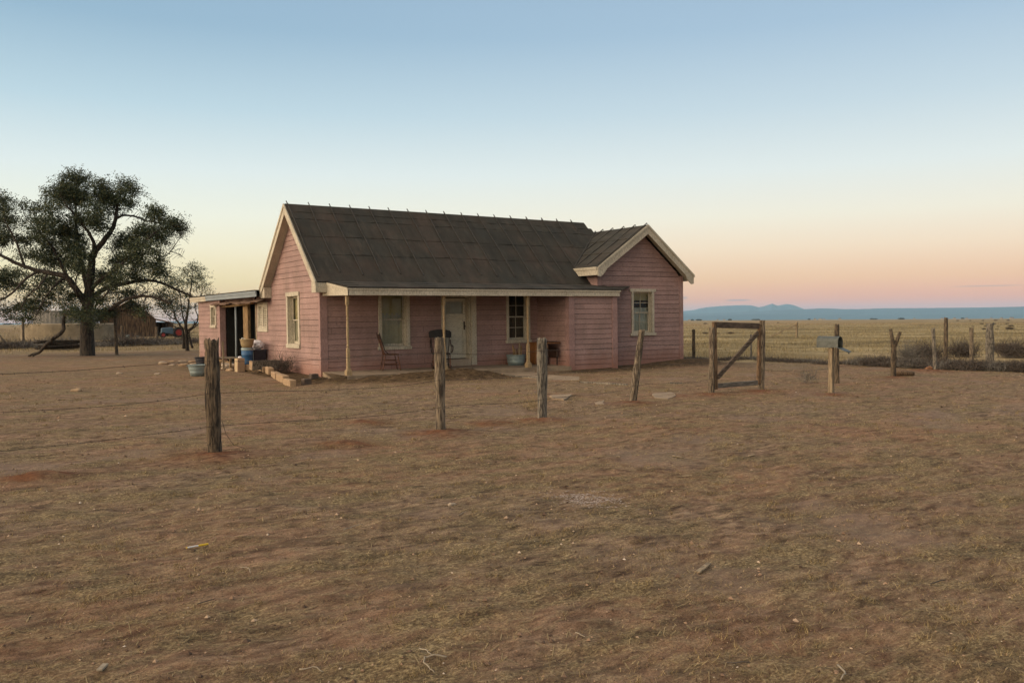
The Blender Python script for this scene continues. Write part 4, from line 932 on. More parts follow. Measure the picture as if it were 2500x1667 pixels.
mb.add(vs, [tuple(range(n)), tuple(range(n, 2*n))]+[(i, (i+1) % n, n+(i+1) % n, n+i) for i in range(n)]); mb.build('back_plate', M['mailm'], mbx)
mb = MB(); ang = math.radians(-22); ca_, sa_ = math.cos(ang), math.sin(ang)
vs = []
for th in (0, -.012):
    for a, b in P: vs.append((L1+b*ca_-th*sa_, a, 1.035+b*sa_+th))
mb.add(vs, [tuple(range(n)), tuple(range(n, 2*n))]+[(i, (i+1) % n, n+(i+1) % n, n+i) for i in range(n)]); dr = mb.build('door', M['mailm'], mbx)
mb = MB(); mb.bar((L1+.19, 0, .955), (L1+.205, 0, .90), .03, .02); mb.build('handle', M['mailm'], dr)

# ------------------------------------------------------------------ porch things (world coordinates: undo the house tilt)
def hz(x, y): return lathz(x, y)+TX*x
def turned(mb, a, b, r, n=8):
    a = Vector(a); b = Vector(b); ts = [0, .1, .14, .2, .45, .5, .55, .8, .86, .92, 1]; rs = [.6, .8, 1.15, .75, 1, 1.25, 1, .8, 1.15, .8, .6]
    mb.tube([a.lerp(b, t) for t in ts], [r*k for k in rs], n)
# straight chair, facing right
ch = thing('wooden_chair', 'narrow brown wooden side chair with spindle back on the porch below the curtained window', 'chair', (2.04, -.55, hz(2.04, -.55)), math.radians(-12)); ch.scale = (1.13, 1.13, 1.13)
mb = MB(); mb.prism([(-.20, -.17), (.20, -.20), (.215, 0), (.20, .20), (-.20, .17), (-.22, 0)], 2, .43, .46); mb.build('seat', M['brown'], ch, bevel=.008)
for sx_, sy_ in ((-.17, -.14), (-.17, .14), (.17, -.17), (.17, .17)):
    mb = MB(); turned(mb, (sx_, sy_, .43), (sx_*1.45, sy_*1.15, 0), .016); mb.build('leg', M['brown'], ch)
mb = MB()
for z_, k in ((.17, 1.27), (.28, 1.2)):
    for s in (-1, 1): mb.tube([(-.17*k, s*.15, z_), (.17*k, s*.185, z_)], .009, 6)
mb.tube([(.20, -.18, .22), (.20, .18, .22)], .009, 6); mb.tube([(-.2, -.15, .22), (-.2, .15, .22)], .009, 6); mb.build('stretcher', M['brown'], ch)
for s in (-1, 1):
    mb = MB(); mb.tube([(-.10, s*.18, .46), (-.19, s*.175, .55), (-.27, s*.17, .80), (-.34, s*.165, 1.04)], [.013, .015, .014, .012], 7); mb.build('back_post', M['dbrown'], ch)
mb = MB()
for k in range(5):
    y_ = -.12+.06*k; mb.tube([(-.19, y_, .46), (-.245, y_, .68), (-.305, y_, .90)], .007, 6)
mb.build('spindles', M['brown'], ch)
mb = MB(); mb.add([(x, y, z) for (x, z) in ((-.295, .87), (-.33, 1.0), (-.345, .998), (-.312, .866)) for y in (-.17, .17)], [(0, 1, 3, 2), (2, 3, 5, 4), (4, 5, 7, 6), (6, 7, 1, 0), (0, 2, 4, 6), (1, 7, 5, 3)]); mb.build('crest_rail', M['dbrown'], ch)
# rocking chair, facing the yard
rk = thing('rocking_chair', 'dark rocking chair with curved arms and a black padded back beside the front door', 'chair', (3.76, -.72, hz(3.76, -.7)), math.radians(-24)); rk.scale = (1.09, 1.09, 1.07)
for s in (-1, 1):
    mb = MB(); mb.tube([(s*.25, -.42, .10), (s*.25, -.28, .04), (s*.25, 0, .022), (s*.25, .30, .05), (s*.25, .46, .12)], .020, 6); mb.build('rocker', M['dbrown'], rk)
    mb = MB(); turned(mb, (s*.25, -.22, .05), (s*.24, -.20, .44), .019); mb.build('leg', M['brown'], rk)
    mb = MB(); turned(mb, (s*.25, .20, .04), (s*.22, .18, .44), .019); mb.build('leg', M['dbrown'], rk)
    mb = MB(); mb.tube([(s*.30, .24, .86), (s*.30, .18, .74), (s*.31, .05, .685), (s*.32, -.14, .69), (s*.325, -.24, .65), (s*.32, -.26, .57), (s*.29, -.22, .48)], [.017, .018, .02, .022, .022, .018, .016], 8); mb.build('arm', M['dbrown'], rk)
    mb = MB(); turned(mb, (s*.28, -.06, .47), (s*.305, -.06, .68), .012); mb.build('arm_post', M['dbrown'], rk)
    mb = MB(); mb.tube([(s*.22, .20, .46), (s*.26, .27, .75), (s*.29, .34, 1.14)], [.018, .017, .014], 7); mb.build('back_post', M['dbrown'], rk)
mb = MB(); mb.prism([(-.25, -.26), (.25, -.26), (.27, 0), (.23, .22), (-.23, .22), (-.27, 0)], 2, .43, .475); mb.build('seat', M['leather'], rk, bevel=.012)
mb = MB(); mb.tube([(-.25, -.22, .22), (.25, -.22, .22)], .011, 6); mb.tube([(-.25, .18, .2), (.25, .18, .2)], .011, 6)
for s in (-1, 1): mb.tube([(s*.25, -.2, .28), (s*.25, .18, .26)], .010, 6); mb.tube([(s*.25, -.2, .16), (s*.25, .18, .15)], .010, 6)
mb.build('stretcher', M['dbrown'], rk)
mb = MB()
for k in range(7): x_ = -.18+.06*k; mb.tube([(x_*.9, .21, .47), (x_, .30, .9)], .007, 6)
mb.build('spindles', M['dbrown'], rk)
mb = MB(); n = 12; sh_ = []
for i in range(n+1):
    t = -1+2*i/n; sh_.append((t*.34, .33-.05*(1-t*t), 1.08+.085*(1-t*t)**.6+.015))
lowz = lambda t: .93-.24*max(0, 1-(t/.38)**2)
vs = []
for i in range(n+1):
    t = -1+2*i/n; x_, y_, zt = sh_[i]; zb_ = lowz(t)
    vs += [(x_, y_, zt), (x_*.97, y_-.06, zb_), (x_, y_+.035, zt), (x_*.97, y_-.025, zb_)]
fs_ = []
for i in range(n): k = 4*i; fs_ += [(k, k+4, k+5, k+1), (k+2, k+3, k+7, k+6), (k, k+2, k+6, k+4), (k+1, k+5, k+7, k+3)]
fs_ += [(0, 1, 3, 2), (4*n, 4*n+2, 4*n+3, 4*n+1)]; mb.add(vs, fs_); mb.build('padded_back', M['leather'], rk, bevel=.01)
# galvanised wash tub with firewood
def tub(name, label, loc, r0, r1, h, m='galv', oval=1.0, rz=0, group=None):
    t = thing(name, label, 'tub', loc, rz, group); mb = MB()
    prof = [(.001, 0), (r0, 0), (r0+(r1-r0)*.3, h*.3), (r0+(r1-r0)*.33+.005, h*.33), (r0+(r1-r0)*.36, h*.36), (r0+(r1-r0)*.62, h*.62), (r0+(r1-r0)*.65+.005, h*.65), (r0+(r1-r0)*.68, h*.68), (r1, h*.97), (r1+.012, h), (r1-.004, h+.004), (r0-.01, .03), (.001, .025)]
    mb.lathe(prof, 28); mb.v = [(a*oval, b, c) for a, b, c in mb.v]; mb.build('tub_body', M[m], t, smooth=True)
    for s in (-1, 1):
        mb = MB(); mb.tube([(s*(r1*oval-.02), -.06, h*.86), (s*(r1*oval+.035), -.05, h*.92), (s*(r1*oval+.035), .05, h*.92), (s*(r1*oval-.02), .06, h*.86)], .006, 6); mb.build('handle', M[m], t)
    return t
TUBP = (6.80, -.52)
tub('wash_tub', 'round galvanised wash tub full of firewood on the porch below the dark window', (*TUBP, hz(*TUBP)), .275, .335, .36)
rnd = random.Random(4)
for i in range(11):
    a = rnd.uniform(0, 6.28); rr = rnd.uniform(.02, .19); bx_, by_ = TUBP[0]+rr*math.cos(a)*.7, TUBP[1]+rr*math.sin(a)*.7; L = rnd.uniform(.46, .66) if i != 3 else .74
    tx_, ty_ = bx_+math.cos(a)*.08+rnd.uniform(-.03, .03), by_+math.sin(a)*.06; zb = hz(*TUBP)+.035
    mb = MB(); w0 = rnd.uniform(.026, .044)
    mb.tube([(bx_, by_, zb), ((bx_+tx_)/2+.008, (by_+ty_)/2, zb+L*.5), (tx_, ty_, zb+L)], [w0, w0*.95, w0*.8], rnd.choice((4, 5, 6)))
    mb.build('firewood', M['plank' if i % 3 else 'boxpost'], None, label='split piece of firewood standing in the galvanised tub on the porch', cat='firewood', group='firewood standing in the wash tub')
# old desk against the return wall
DX, DY = 7.50, -.25
dk = thing('wooden_desk', 'old amber brown desk with a dark knee hole at the right end of the porch', 'desk', (7.50, -.86, hz(7.6, -.8)), 0)
# local: x from 0 (front) to .48 (wall side), y from -.55 (right in the photo) to +.55
mb = MB(); mb.box(-.03, .50, -.60, .58, .74, .775); mb.build('desk_top', M['desk'], dk, bevel=.008)
mb = MB(); mb.box(.30, .50, -.60, .58, .776, .80); mb.build('back_ledge', M['dbrown'], dk, bevel=.004)
mb = MB(); mb.box(.0, .46, .08, .55, .02, .739); cab = mb.build('cabinet', M['desk'], dk, bevel=.006)
for (z0_, z1_) in ((.40, .71), (.06, .37)):
    mb = MB(); mb.box(-.018, -.001, .11, .52, z0_, z1_); d_ = mb.build('drawer_front', M['desk'], cab, bevel=.006)
mb = MB(); mb.box(-.02, .02, -.54, .079, .60, .738); mb.build('apron', M['desk'], dk, bevel=.004)
mb = MB(); mb.box(.44, .46, -.54, .079, .25, .60); mb.build('modesty_panel', M['dbrown'], dk)
for xx in (.02, .42):
    mb = MB(); turned(mb, (xx, -.52, .60), (xx, -.52, 0), .028); mb.build('leg', M['dbrown'], dk)

# ------------------------------------------------------------------ clutter by the back entry
def brickrow():
    pts = [((603, 914), (616, 910)), ((618, 912), (632, 915)), ((634, 915), (650, 919)), ((651, 919), (665, 925)), ((667, 925), (681, 930)), ((683, 930), (697, 935)), ((699, 935), (716, 943))]
    lab = ['tan brick at the far end of the border by the blue barrel', 'tan brick under the front corner of the wooden trough', 'tan brick in front of the wooden trough', 'orange brick past the trough in the border', 'dull brown brick in the middle of the border row', 'pale brick next to last at the near end of the border', 'palest brick on the near corner of the border']
    for i, ((u0, v0), (u1, v1)) in enumerate(pts):
        a = at_z(u0, v0, -.26); b = at_z(u1, v1, -.26); d = Vector((b[0]-a[0], b[1]-a[1], 0)); L = min(d.length-.05, 1.0); d.normalize()
        m = Vector(((a[0]+b[0])/2, (a[1]+b[1])/2, gz((a[0]+b[0])/2, (a[1]+b[1])/2)-.02))
        mb = MB(); mb.box(-.09, .09, -L/2, L/2, 0, .20+.02*(i % 2)); o = mb.build('brick', M['brick'], None, bevel=.012, label=lab[i], cat='brick', group='bricks edging the bed by the gable wall')
        o.location = m; o.rotation_euler = (random.uniform(-.04, .04), random.uniform(-.04, .04), math.atan2(-d.x, d.y)+random.uniform(-.05, .05))
    for i, (u, v, l) in enumerate(((748, 939, 'large dark brick in the shade below the house corner'), (766, 933, 'smaller dark brick touching the house corner'))):
        a = at_z(u, v, -.26); mb = MB(); mb.box(-.13, .13, -.08, .08, 0, .19 if not i else .16); o = mb.build('brick', M['brickd'], None, bevel=.02, label=l, cat='brick', group='bricks edging the bed by the gable wall')
        o.location = (a[0], a[1], gz(a[0], a[1])-.02); o.rotation_euler = (0, 0, .25)
brickrow()
# wooden trough lying on the bricks
ta = Vector(at_z(617, 897, -.05)); tb = Vector(at_z(662, 905, -.10))
tr = thing('wooden_trough', 'long weathered wooden planter trough on the brick border', 'trough', (-.72, 3.2, gz(-.7, 3.2)+.06), math.pi/2)
mb = MB(); L_, w_, h_ = .46, .17, .30
for s in (-1, 1): mb.add([(s*w_*.75, -L_, .0), (s*w_*.75+s*.02, -L_, 0), (s*w_+s*.03, -L_, h_), (s*w_, -L_, h_), (s*w_*.75, L_, .0), (s*w_*.75+s*.02, L_, 0), (s*w_+s*.03, L_, h_), (s*w_, L_, h_)], [(0, 1, 2, 3), (7, 6, 5, 4), (0, 4, 5, 1), (1, 5, 6, 2), (2, 6, 7, 3), (3, 7, 4, 0)])
mb.build('side_boards', M['logg'], tr)
mb = MB()
for y_ in (-L_, L_-.03): mb.add([(-w_*.75, y_, 0), (w_*.75, y_, 0), (w_, y_, h_), (-w_, y_, h_), (-w_*.75, y_+.03, 0), (w_*.75, y_+.03, 0), (w_, y_+.03, h_), (-w_, y_+.03, h_)], [(0, 1, 2, 3), (7, 6, 5, 4), (0, 4, 5, 1), (1, 5, 6, 2), (2, 6, 7, 3), (3, 7, 4, 0)])
mb.build('end_board', M['brick'], tr); mb = MB(); mb.box(-w_*.85, w_*.85, -L_+.03, L_-.03, .1, h_-.05); mb.build('soil_fill', M['soil'], tr)
# blue barrel with straw basket on it
bpz = gz(-.75, 4.75); B = thing('blue_barrel', 'scuffed blue barrel by the back entry carrying a straw basket', 'barrel', (-.78, 4.9, bpz))
mb = MB(); mb.lathe([(.001, 0), (.17, 0), (.175, .02), (.185, .22), (.195, .23), (.185, .24), (.19, .5), (.20, .51), (.19, .52), (.20, .74), (.001, .74)], 22); mb.build('barrel_body', M['blue'], B, smooth=True)
mb = MB(); mb.lathe([(.198, .66), (.206, .70), (.204, .745), (.19, .75)], 22); mb.build('rim', M['galv'], B, smooth=True)
K = thing('straw_basket', 'pale straw basket sitting on top of the blue barrel', 'basket', (-.78, 4.9, bpz+.755))
mb = MB(); mb.lathe([(.001, 0), (.17, 0), (.21, .12), (.235, .27), (.25, .285), (.24, .30), (.215, .27), (.15, .03), (.001, .02)], 22); mb.build('basket_body', M['wicker'], K, smooth=True)
mb = MB(); mb.tube([(-.2, 0, .27), (-.16, .05, .34), (-.05, .02, .30)], .014, 6); mb.build('cloth_scrap', M['lace'], K)
# black bin with a white bag
Bn = thing('black_bin', 'black plastic bin standing against the wall behind the blue barrel', 'bin', (-.33, 5.3, gz(-.3, 5.3)), .1)
mb = MB(); mb.add([(-.20, -.27, 0), (.20, -.27, 0), (.20, .27, 0), (-.20, .27, 0), (-.24, -.32, .70), (.24, -.32, .70), (.24, .32, .70), (-.24, .32, .70)], [(0, 3, 2, 1), (0, 1, 5, 4), (1, 2, 6, 5), (2, 3, 7, 6), (3, 0, 4, 7), (4, 5, 6, 7)]); mb.build('bin_body', M['bluelid'], Bn, bevel=.02)
mb = MB(); mb.box(-.26, .26, -.34, .34, .68, .72); mb.build('rim', M['bluelid'], Bn, bevel=.01)
bm = bmesh.new(); bmesh.ops.create_icosphere(bm, subdivisions=4, radius=1)
for v_ in bm.verts:
    c = v_.co; k = 1+.12*math.sin(9*c.x+3*c.y)*math.cos(8*c.z)+.08*math.sin(17*c.y+5*c.z)+.05*math.sin(23*c.x)
    v_.co = Vector((c.x*.22*k, c.y*.34*k, (c.z*.17+.02)*k))
me = bpy.data.meshes.new('white_bag'); bm.to_mesh(me); bm.free(); me.materials.append(M['white'])
o = put(bpy.data.objects.new('white_bag', me), None, None, 'crumpled white plastic bag bulging on top of the black bin', 'bag'); o.location = (-.33, 5.28, gz(-.3, 5.3)+.86)
for p in me.polygons: p.use_smooth = True
# cartons
def carton(loc, sx_, sy_, h, rz, label):
    t = thing('cardboard_box', label, 'box', loc, rz); mb = MB(); mb.box(-sx_/2, sx_/2, -sy_/2, sy_/2, 0, h); mb.build('box_body', M['carton'], t, bevel=.008)
    mb = MB(); mb.box(-sx_/2-.002, sx_/2+.002, -.025, .025, .01, h+.003); mb.build('tape', M['shade'], t); return t
carton((-1.15, 4.55, gz(-1.15, 4.55)), .26, .24, .46, .2, 'tall tan cardboard box left of the blue barrel')
tt = tub('blue_tray', 'dark blue plastic tray on the ground between the cardboard box and the barrel', (-.98, 4.78, gz(-1, 4.8)), .10, .13, .12, 'blue')
bm = bmesh.new(); bmesh.ops.create_icosphere(bm, subdivisions=3, radius=.07)
for v_ in bm.verts: v_.co.z *= .6; v_.co *= 1+.2*math.sin(30*v_.co.x+20*v_.co.y)
me = bpy.data.meshes.new('crumpled_paper'); bm.to_mesh(me); bm.free(); me.materials.append(M['white'])
o = put(bpy.data.objects.new('crumpled_paper', me), None, None, 'small ball of crumpled white paper on the tall cardboard box', 'paper'); o.location = (-1.15, 4.55, gz(-1.15, 4.55)+.49)
# low bench with an upright stick
bn = thing('low_bench', 'rough low wooden bench before the dark back entry', 'bench', (-1.0, 6.2, gz(-1, 6.2)), .0)
mb = MB(); mb.box(-.22, .25, -.75, .75, .40, .435); mb.build('bench_top', M['logs'], bn, bevel=.006)
for x_ in (-.18, .2):
    for y_ in (-.68, .68):
        mb = MB(); mb.bar((x_, y_, -.02), (x_, y_, .40), .06, .06); mb.build('leg', M['plank'], bn)
mb = MB(); mb.bar((-.2, -.68, .30), (-.2, .68, .30), .03, .07); mb.build('rail', M['plank'], bn)
mb = MB(); mb.bar((0, 0, 0), (-.03, .02, 1.02), .055, .045); o = mb.build('wooden_stake', M['boxpost'], None, label='pale squared stake standing upright in front of the low bench', cat='stake'); o.location = (-1.28, 6.0, gz(-1.28, 6.0)-.02)
carton((-.75, 5.75, gz(-.75, 5.75)), .34, .34, .26, .5, 'low open cardboard box under the bench')
# stones by the entry
def rock(u, v, s, m, label, group=None, z=None, sq=.6):
    p = at_z(u, v); bm = bmesh.new(); bmesh.ops.create_icosphere(bm, subdivisions=3, radius=s); rnd = random.Random(int(u*7+v)); ph = [rnd.uniform(0, 6) for _ in range(3)]
    for v_ in bm.verts:
        c = v_.co/s; k = 1+.16*math.sin(3*c.x+ph[0])+.14*math.sin(4*c.y+ph[1])+.08*math.sin(9*c.z+6*c.x+ph[2]); v_.co = Vector((v_.co.x*k*1.2, v_.co.y*k, v_.co.z*k*sq))
    me = bpy.data.meshes.new('rock'); bm.to_mesh(me); bm.free(); me.materials.append(M[m]); o = put(bpy.data.objects.new('rock', me), None, None, label, 'rock', group)
    for p_ in me.polygons: p_.use_smooth = True
    o.location = (p[0], p[1], gz(p[0], p[1])+s*.15); return o
rock(186, 954, .10, 'brick', 'fist sized tan rock alone in the bare yard at the left')
rock(292, 912, .075, 'stone', 'small white rock in the yard below the clothesline post')
rock(385, 914, .07, 'stone', 'flat pinkish stone left of the galvanised tub')
rock(553, 901, .16, 'stone', 'pale stone beside the dark front post near the back step', sq=.5)
rock(563, 906, .14, 'brick', 'tan stone just right of the pale one near the back step', sq=.5)
rock(1431, 951, .04, 'brick', 'small orange stone on the path left of the leaning post')
rock(1103*1.0, 1238, .03, 'stone', 'tiny white pebble stone in the middle of the foreground')
rock(2266, 903, .12, 'desk', 'small orange brown rock left of the thin leaning post', sq=.7)
p = at_z(2200, 918); mb = MB(); mb.tube([(-.32, 0, .07), (0, .03, .08), (.34, 0, .07)], [.075, .085, .07], 8); o = mb.build('short_log', M['gatewood'], None, smooth=True, label='short brown log lying at the foot of the forked post', cat='log'); o.location = (p[0]+.1, p[1], gz(p[0], p[1])-.01); o.rotation_euler = (0, 0, -.4)
# tubs in the left yard
p = at_z(488, 919); tub('wash_tub', 'galvanised wash tub on bare ground just left of the nearest fence post', (p[0], p[1]+.25, gz(p[0], p[1])), .21, .30, .36)
p = at_z(502, 893); tub('plastic_tub', 'dark green tub half hidden behind the galvanised one', (p[0], p[1]+.3, gz(p[0], p[1])), .26, .33, .32, 'bluelid')
# ring of stones / old hearth left of the rear room
for i in range(9):
    a = i/9*6.28; u = 440+42*math.cos(a); v = 888+6*math.sin(a); rock(u, v, .12+.03*(i % 3), 'stone' if i % 2 else 'brick', 'flat stone in the low ring of stones left of the rear room', 'ring of stones in the back yard', sq=.35)

# ------------------------------------------------------------------ paving remains
def paving(pts, label, m='slab', th=.035):
    W_ = [at_z(u, v) for u, v in pts]; zc = max(gz(p[0], p[1]) for p in W_)+.004
    mb = MB(); rnd = random.Random(len(pts)*13+int(pts[0][0])); P2 = []
    for a, b in zip(W_, W_[1:]+W_[:1]):
        for k in range(6):
            t = k/6; P2.append((a[0]+(b[0]-a[0])*t+rnd.uniform(-.02, .02), a[1]+(b[1]-a[1])*t+rnd.uniform(-.02, .02)))
    mb.prism(P2, 2, zc-.12, zc); return mb.build('paving_slab', M[m], None, bevel=.008, label=label, cat='paving', group='broken paving between the porch and the gate')
paving([(1168, 909), (1205, 911), (1262, 920), (1318, 927), (1322, 915), (1290, 904), (1210, 903)], 'long cracked concrete slab leading from the porch steps')
paving([(1338, 915), (1414, 919), (1416, 928), (1336, 928)], 'concrete slab just right of the grey flaring post')
paving([(1342, 968), (1398, 965), (1378, 978), (1348, 974)], 'pale flagstone lying alone right of the grey flaring post')
paving([(1452, 984), (1474, 979), (1474, 989), (1453, 989)], 'small tan square paver left of the leaning post')
paving([(1592, 962), (1640, 958), (1652, 966), (1630, 975), (1596, 972)], 'grey broken slab right of the leaning post')
paving([(1150, 1219), (1156, 1219), (1157, 1223), (1150, 1223)], 'tiny chip of pale stone in the middle of the yard', th=.01)
for (a, b, lb) in (((1414, 934), (1530, 942), 'thin pale edging board half buried in front of the bay'), ((1634, 937), (1664, 938), 'short pale board lying left of the gate'), ((1170, 911), (1310, 925), 'long wooden edging along the cracked slab')):
    A, Bb = at_z(*a), at_z(*b); mb = MB(); mb.bar((A[0], A[1]-.02, gz(A[0], A[1])+.02), (Bb[0], Bb[1]-.02, gz(Bb[0], Bb[1])+.02), .03, .05); mb.build('edging_board', M['logg'], None, label=lb, cat='board')
# small things in the foreground
p = at_z(456, 1345.5*1.0); q = at_z(508, 1341); mb = MB()
pa, pb = Vector(at_z(455, 1351)), Vector(at_z(508, 1342)); za = gz(pa.x, pa.y)+.018; pa.z = za; pb.z = gz(pb.x, pb.y)+.018
pen = thing('marker_pen', 'yellow and white marker pen lying on the dirt in the left foreground', 'pen', tuple(pa)); dv_ = pb-pa
mb = MB(); mb.tube([dv_*.05, dv_*.55], .0062, 8); mb.build('barrel', M['whiteplastic'], pen); mb = MB(); mb.tube([dv_*.55, dv_*1.0], .0075, 8); mb.build('cap', M['yellow'], pen); mb = MB(); mb.tube([dv_*.0, dv_*.05], .005, 8); mb.build('tip', M['yellow'], pen)
def chip(u0, v0, u1, v1, w_, label, m='logg'):
    a, b = Vector(at_z(u0, v0)), Vector(at_z(u1, v1)); a.z = gz(a.x, a.y)+.012; b.z = gz(b.x, b.y)+.014; mb = MB(); mb.bar(a, b, w_, .012); return mb.build('wood_chip', M[m], None, bevel=.003, label=label, cat='wood scrap')
chip(1703, 1410, 1731, 1390, .035, 'pale splintered piece of wood in the right foreground', 'boxpost')
chip(1642, 1116, 1670, 1117, .03, 'flat yellow sliver of wood in the middle right yard', 'boxpost')
chip(1828, 1115, 1842, 1113, .03, 'small yellow scrap of wood right of the longer sliver', 'boxpost')
chip(1652, 1168, 1690, 1167, .012, 'thin long stick of straw colour in the right of the yard', 'boxpost')
chip(243, 1650, 258, 1634, .03, 'grey chip of wood at the bottom left edge', 'bleach')
chip(1505, 1118, 1514, 1118, .025, 'smallest yellow scrap in the middle of the yard', 'boxpost')
def stick(pts, r0, label, m='bleach'):
    P = []
    for u, v in pts: a = at_z(u, v); P.append(Vector((a[0], a[1], gz(a[0], a[1])+.014)))
    Q = []
    for a, b in zip(P, P[1:]):
        for k in range(3): Q.append(a.lerp(b, k/3)+Vector((random.uniform(-.004, .004), random.uniform(-.004, .004), random.uniform(0, .006))))
    r0 *= .65; Q.append(P[-1]); mb = MB(); mb.tube(Q, [r0*(1-.5*i/len(Q)) for i in range(len(Q))], 6); return mb, m, label
def sticks(*L):
    mb0, m, label = L[0]
    for mb, _, _ in L[1:]: mb0.add(mb.v, mb.f)
    return mb0.build('stick', M[m], None, label=label, cat='stick', smooth=True)
sticks(stick([(1026, 1596), (1042, 1602), (1055, 1612)], .007, 'forked bleached twig near the bottom middle edge'), stick([(1090, 1613), (1060, 1612), (1036, 1616), (1034, 1626), (1048, 1634), (1060, 1650)], .008, ''))
sticks(stick([(1118, 1273), (1138, 1258)], .006, 'short dark twig on bare dirt in the centre of the yard'))
sticks(stick([(838, 1311), (862, 1303), (886, 1297)], .006, 'straight grey stick left of the centre foreground'))
sticks(stick([(586, 1402), (608, 1404), (612, 1412)], .006, 'bent pale twig below and right of the marker pen'))
sticks(stick([(484, 1487), (524, 1478)], .006, 'dark twig on the gravelly patch at lower left', 'twig'))
sticks(stick([(2045, 1622), (2060, 1642), (2062, 1655), (2052, 1664)], .009, 'curved grey stick at the bottom right edge'))
sticks(stick([(2272, 1438), (2308, 1421)], .007, 'straight dark stick in the far right foreground', 'twig'))
sticks(stick([(730, 1641), (765, 1640), (790, 1645)], .006, 'long thin twig at the bottom edge left of centre'))
sticks(stick([(1405, 1554), (1428, 1568)], .006, 'thin pale twig right of the forked bleached one'))
sticks(stick([(1775, 1628), (1830, 1624)], .006, 'dark twig at the bottom edge right of centre', 'twig'))
# chalky spill
def spill(n, b):
    t = tex(n, 'noise', 6, detail=8, rough=.7); a = n.new('ShaderNodeNewGeometry')
    n.link(n.ramp(t, [(.3, (.27, .21, .18, 1)), (.7, (.42, .36, .32, 1))]), b.inputs['Base Color']); b.inputs['Roughness'].default_value = .95
M['ash'] = mat('pale_ash', spill)
ac = at_z(1435, 1222); V = []; nn = 1000
xx = RNG.normal(0, .11, nn); yy = RNG.normal(0, .2, nn); kk = np.abs(perlin(xx*6, yy*6, 60)) < .45
xx, yy = ac[0]+xx[kk]*1.2, ac[1]+yy[kk]; n = len(xx); s = RNG.uniform(.003, .011, n); z = hgt(xx, yy)
V = (oct_[None]*(1+RNG.uniform(-.3, .3, (n, 6, 3)))*s[:, None, None]*np.array([1, 1, .4]))+np.stack([xx, yy, z+.002], 1)[:, None]
np_mesh('ash_spill', V.reshape(-1, 3), (Fo[None]+6*np.arange(n)[:, None, None]).reshape(-1, 3), M['ash'], kind='stuff', label='patch of spilled white ash in the centre of the yard', cat='ash')

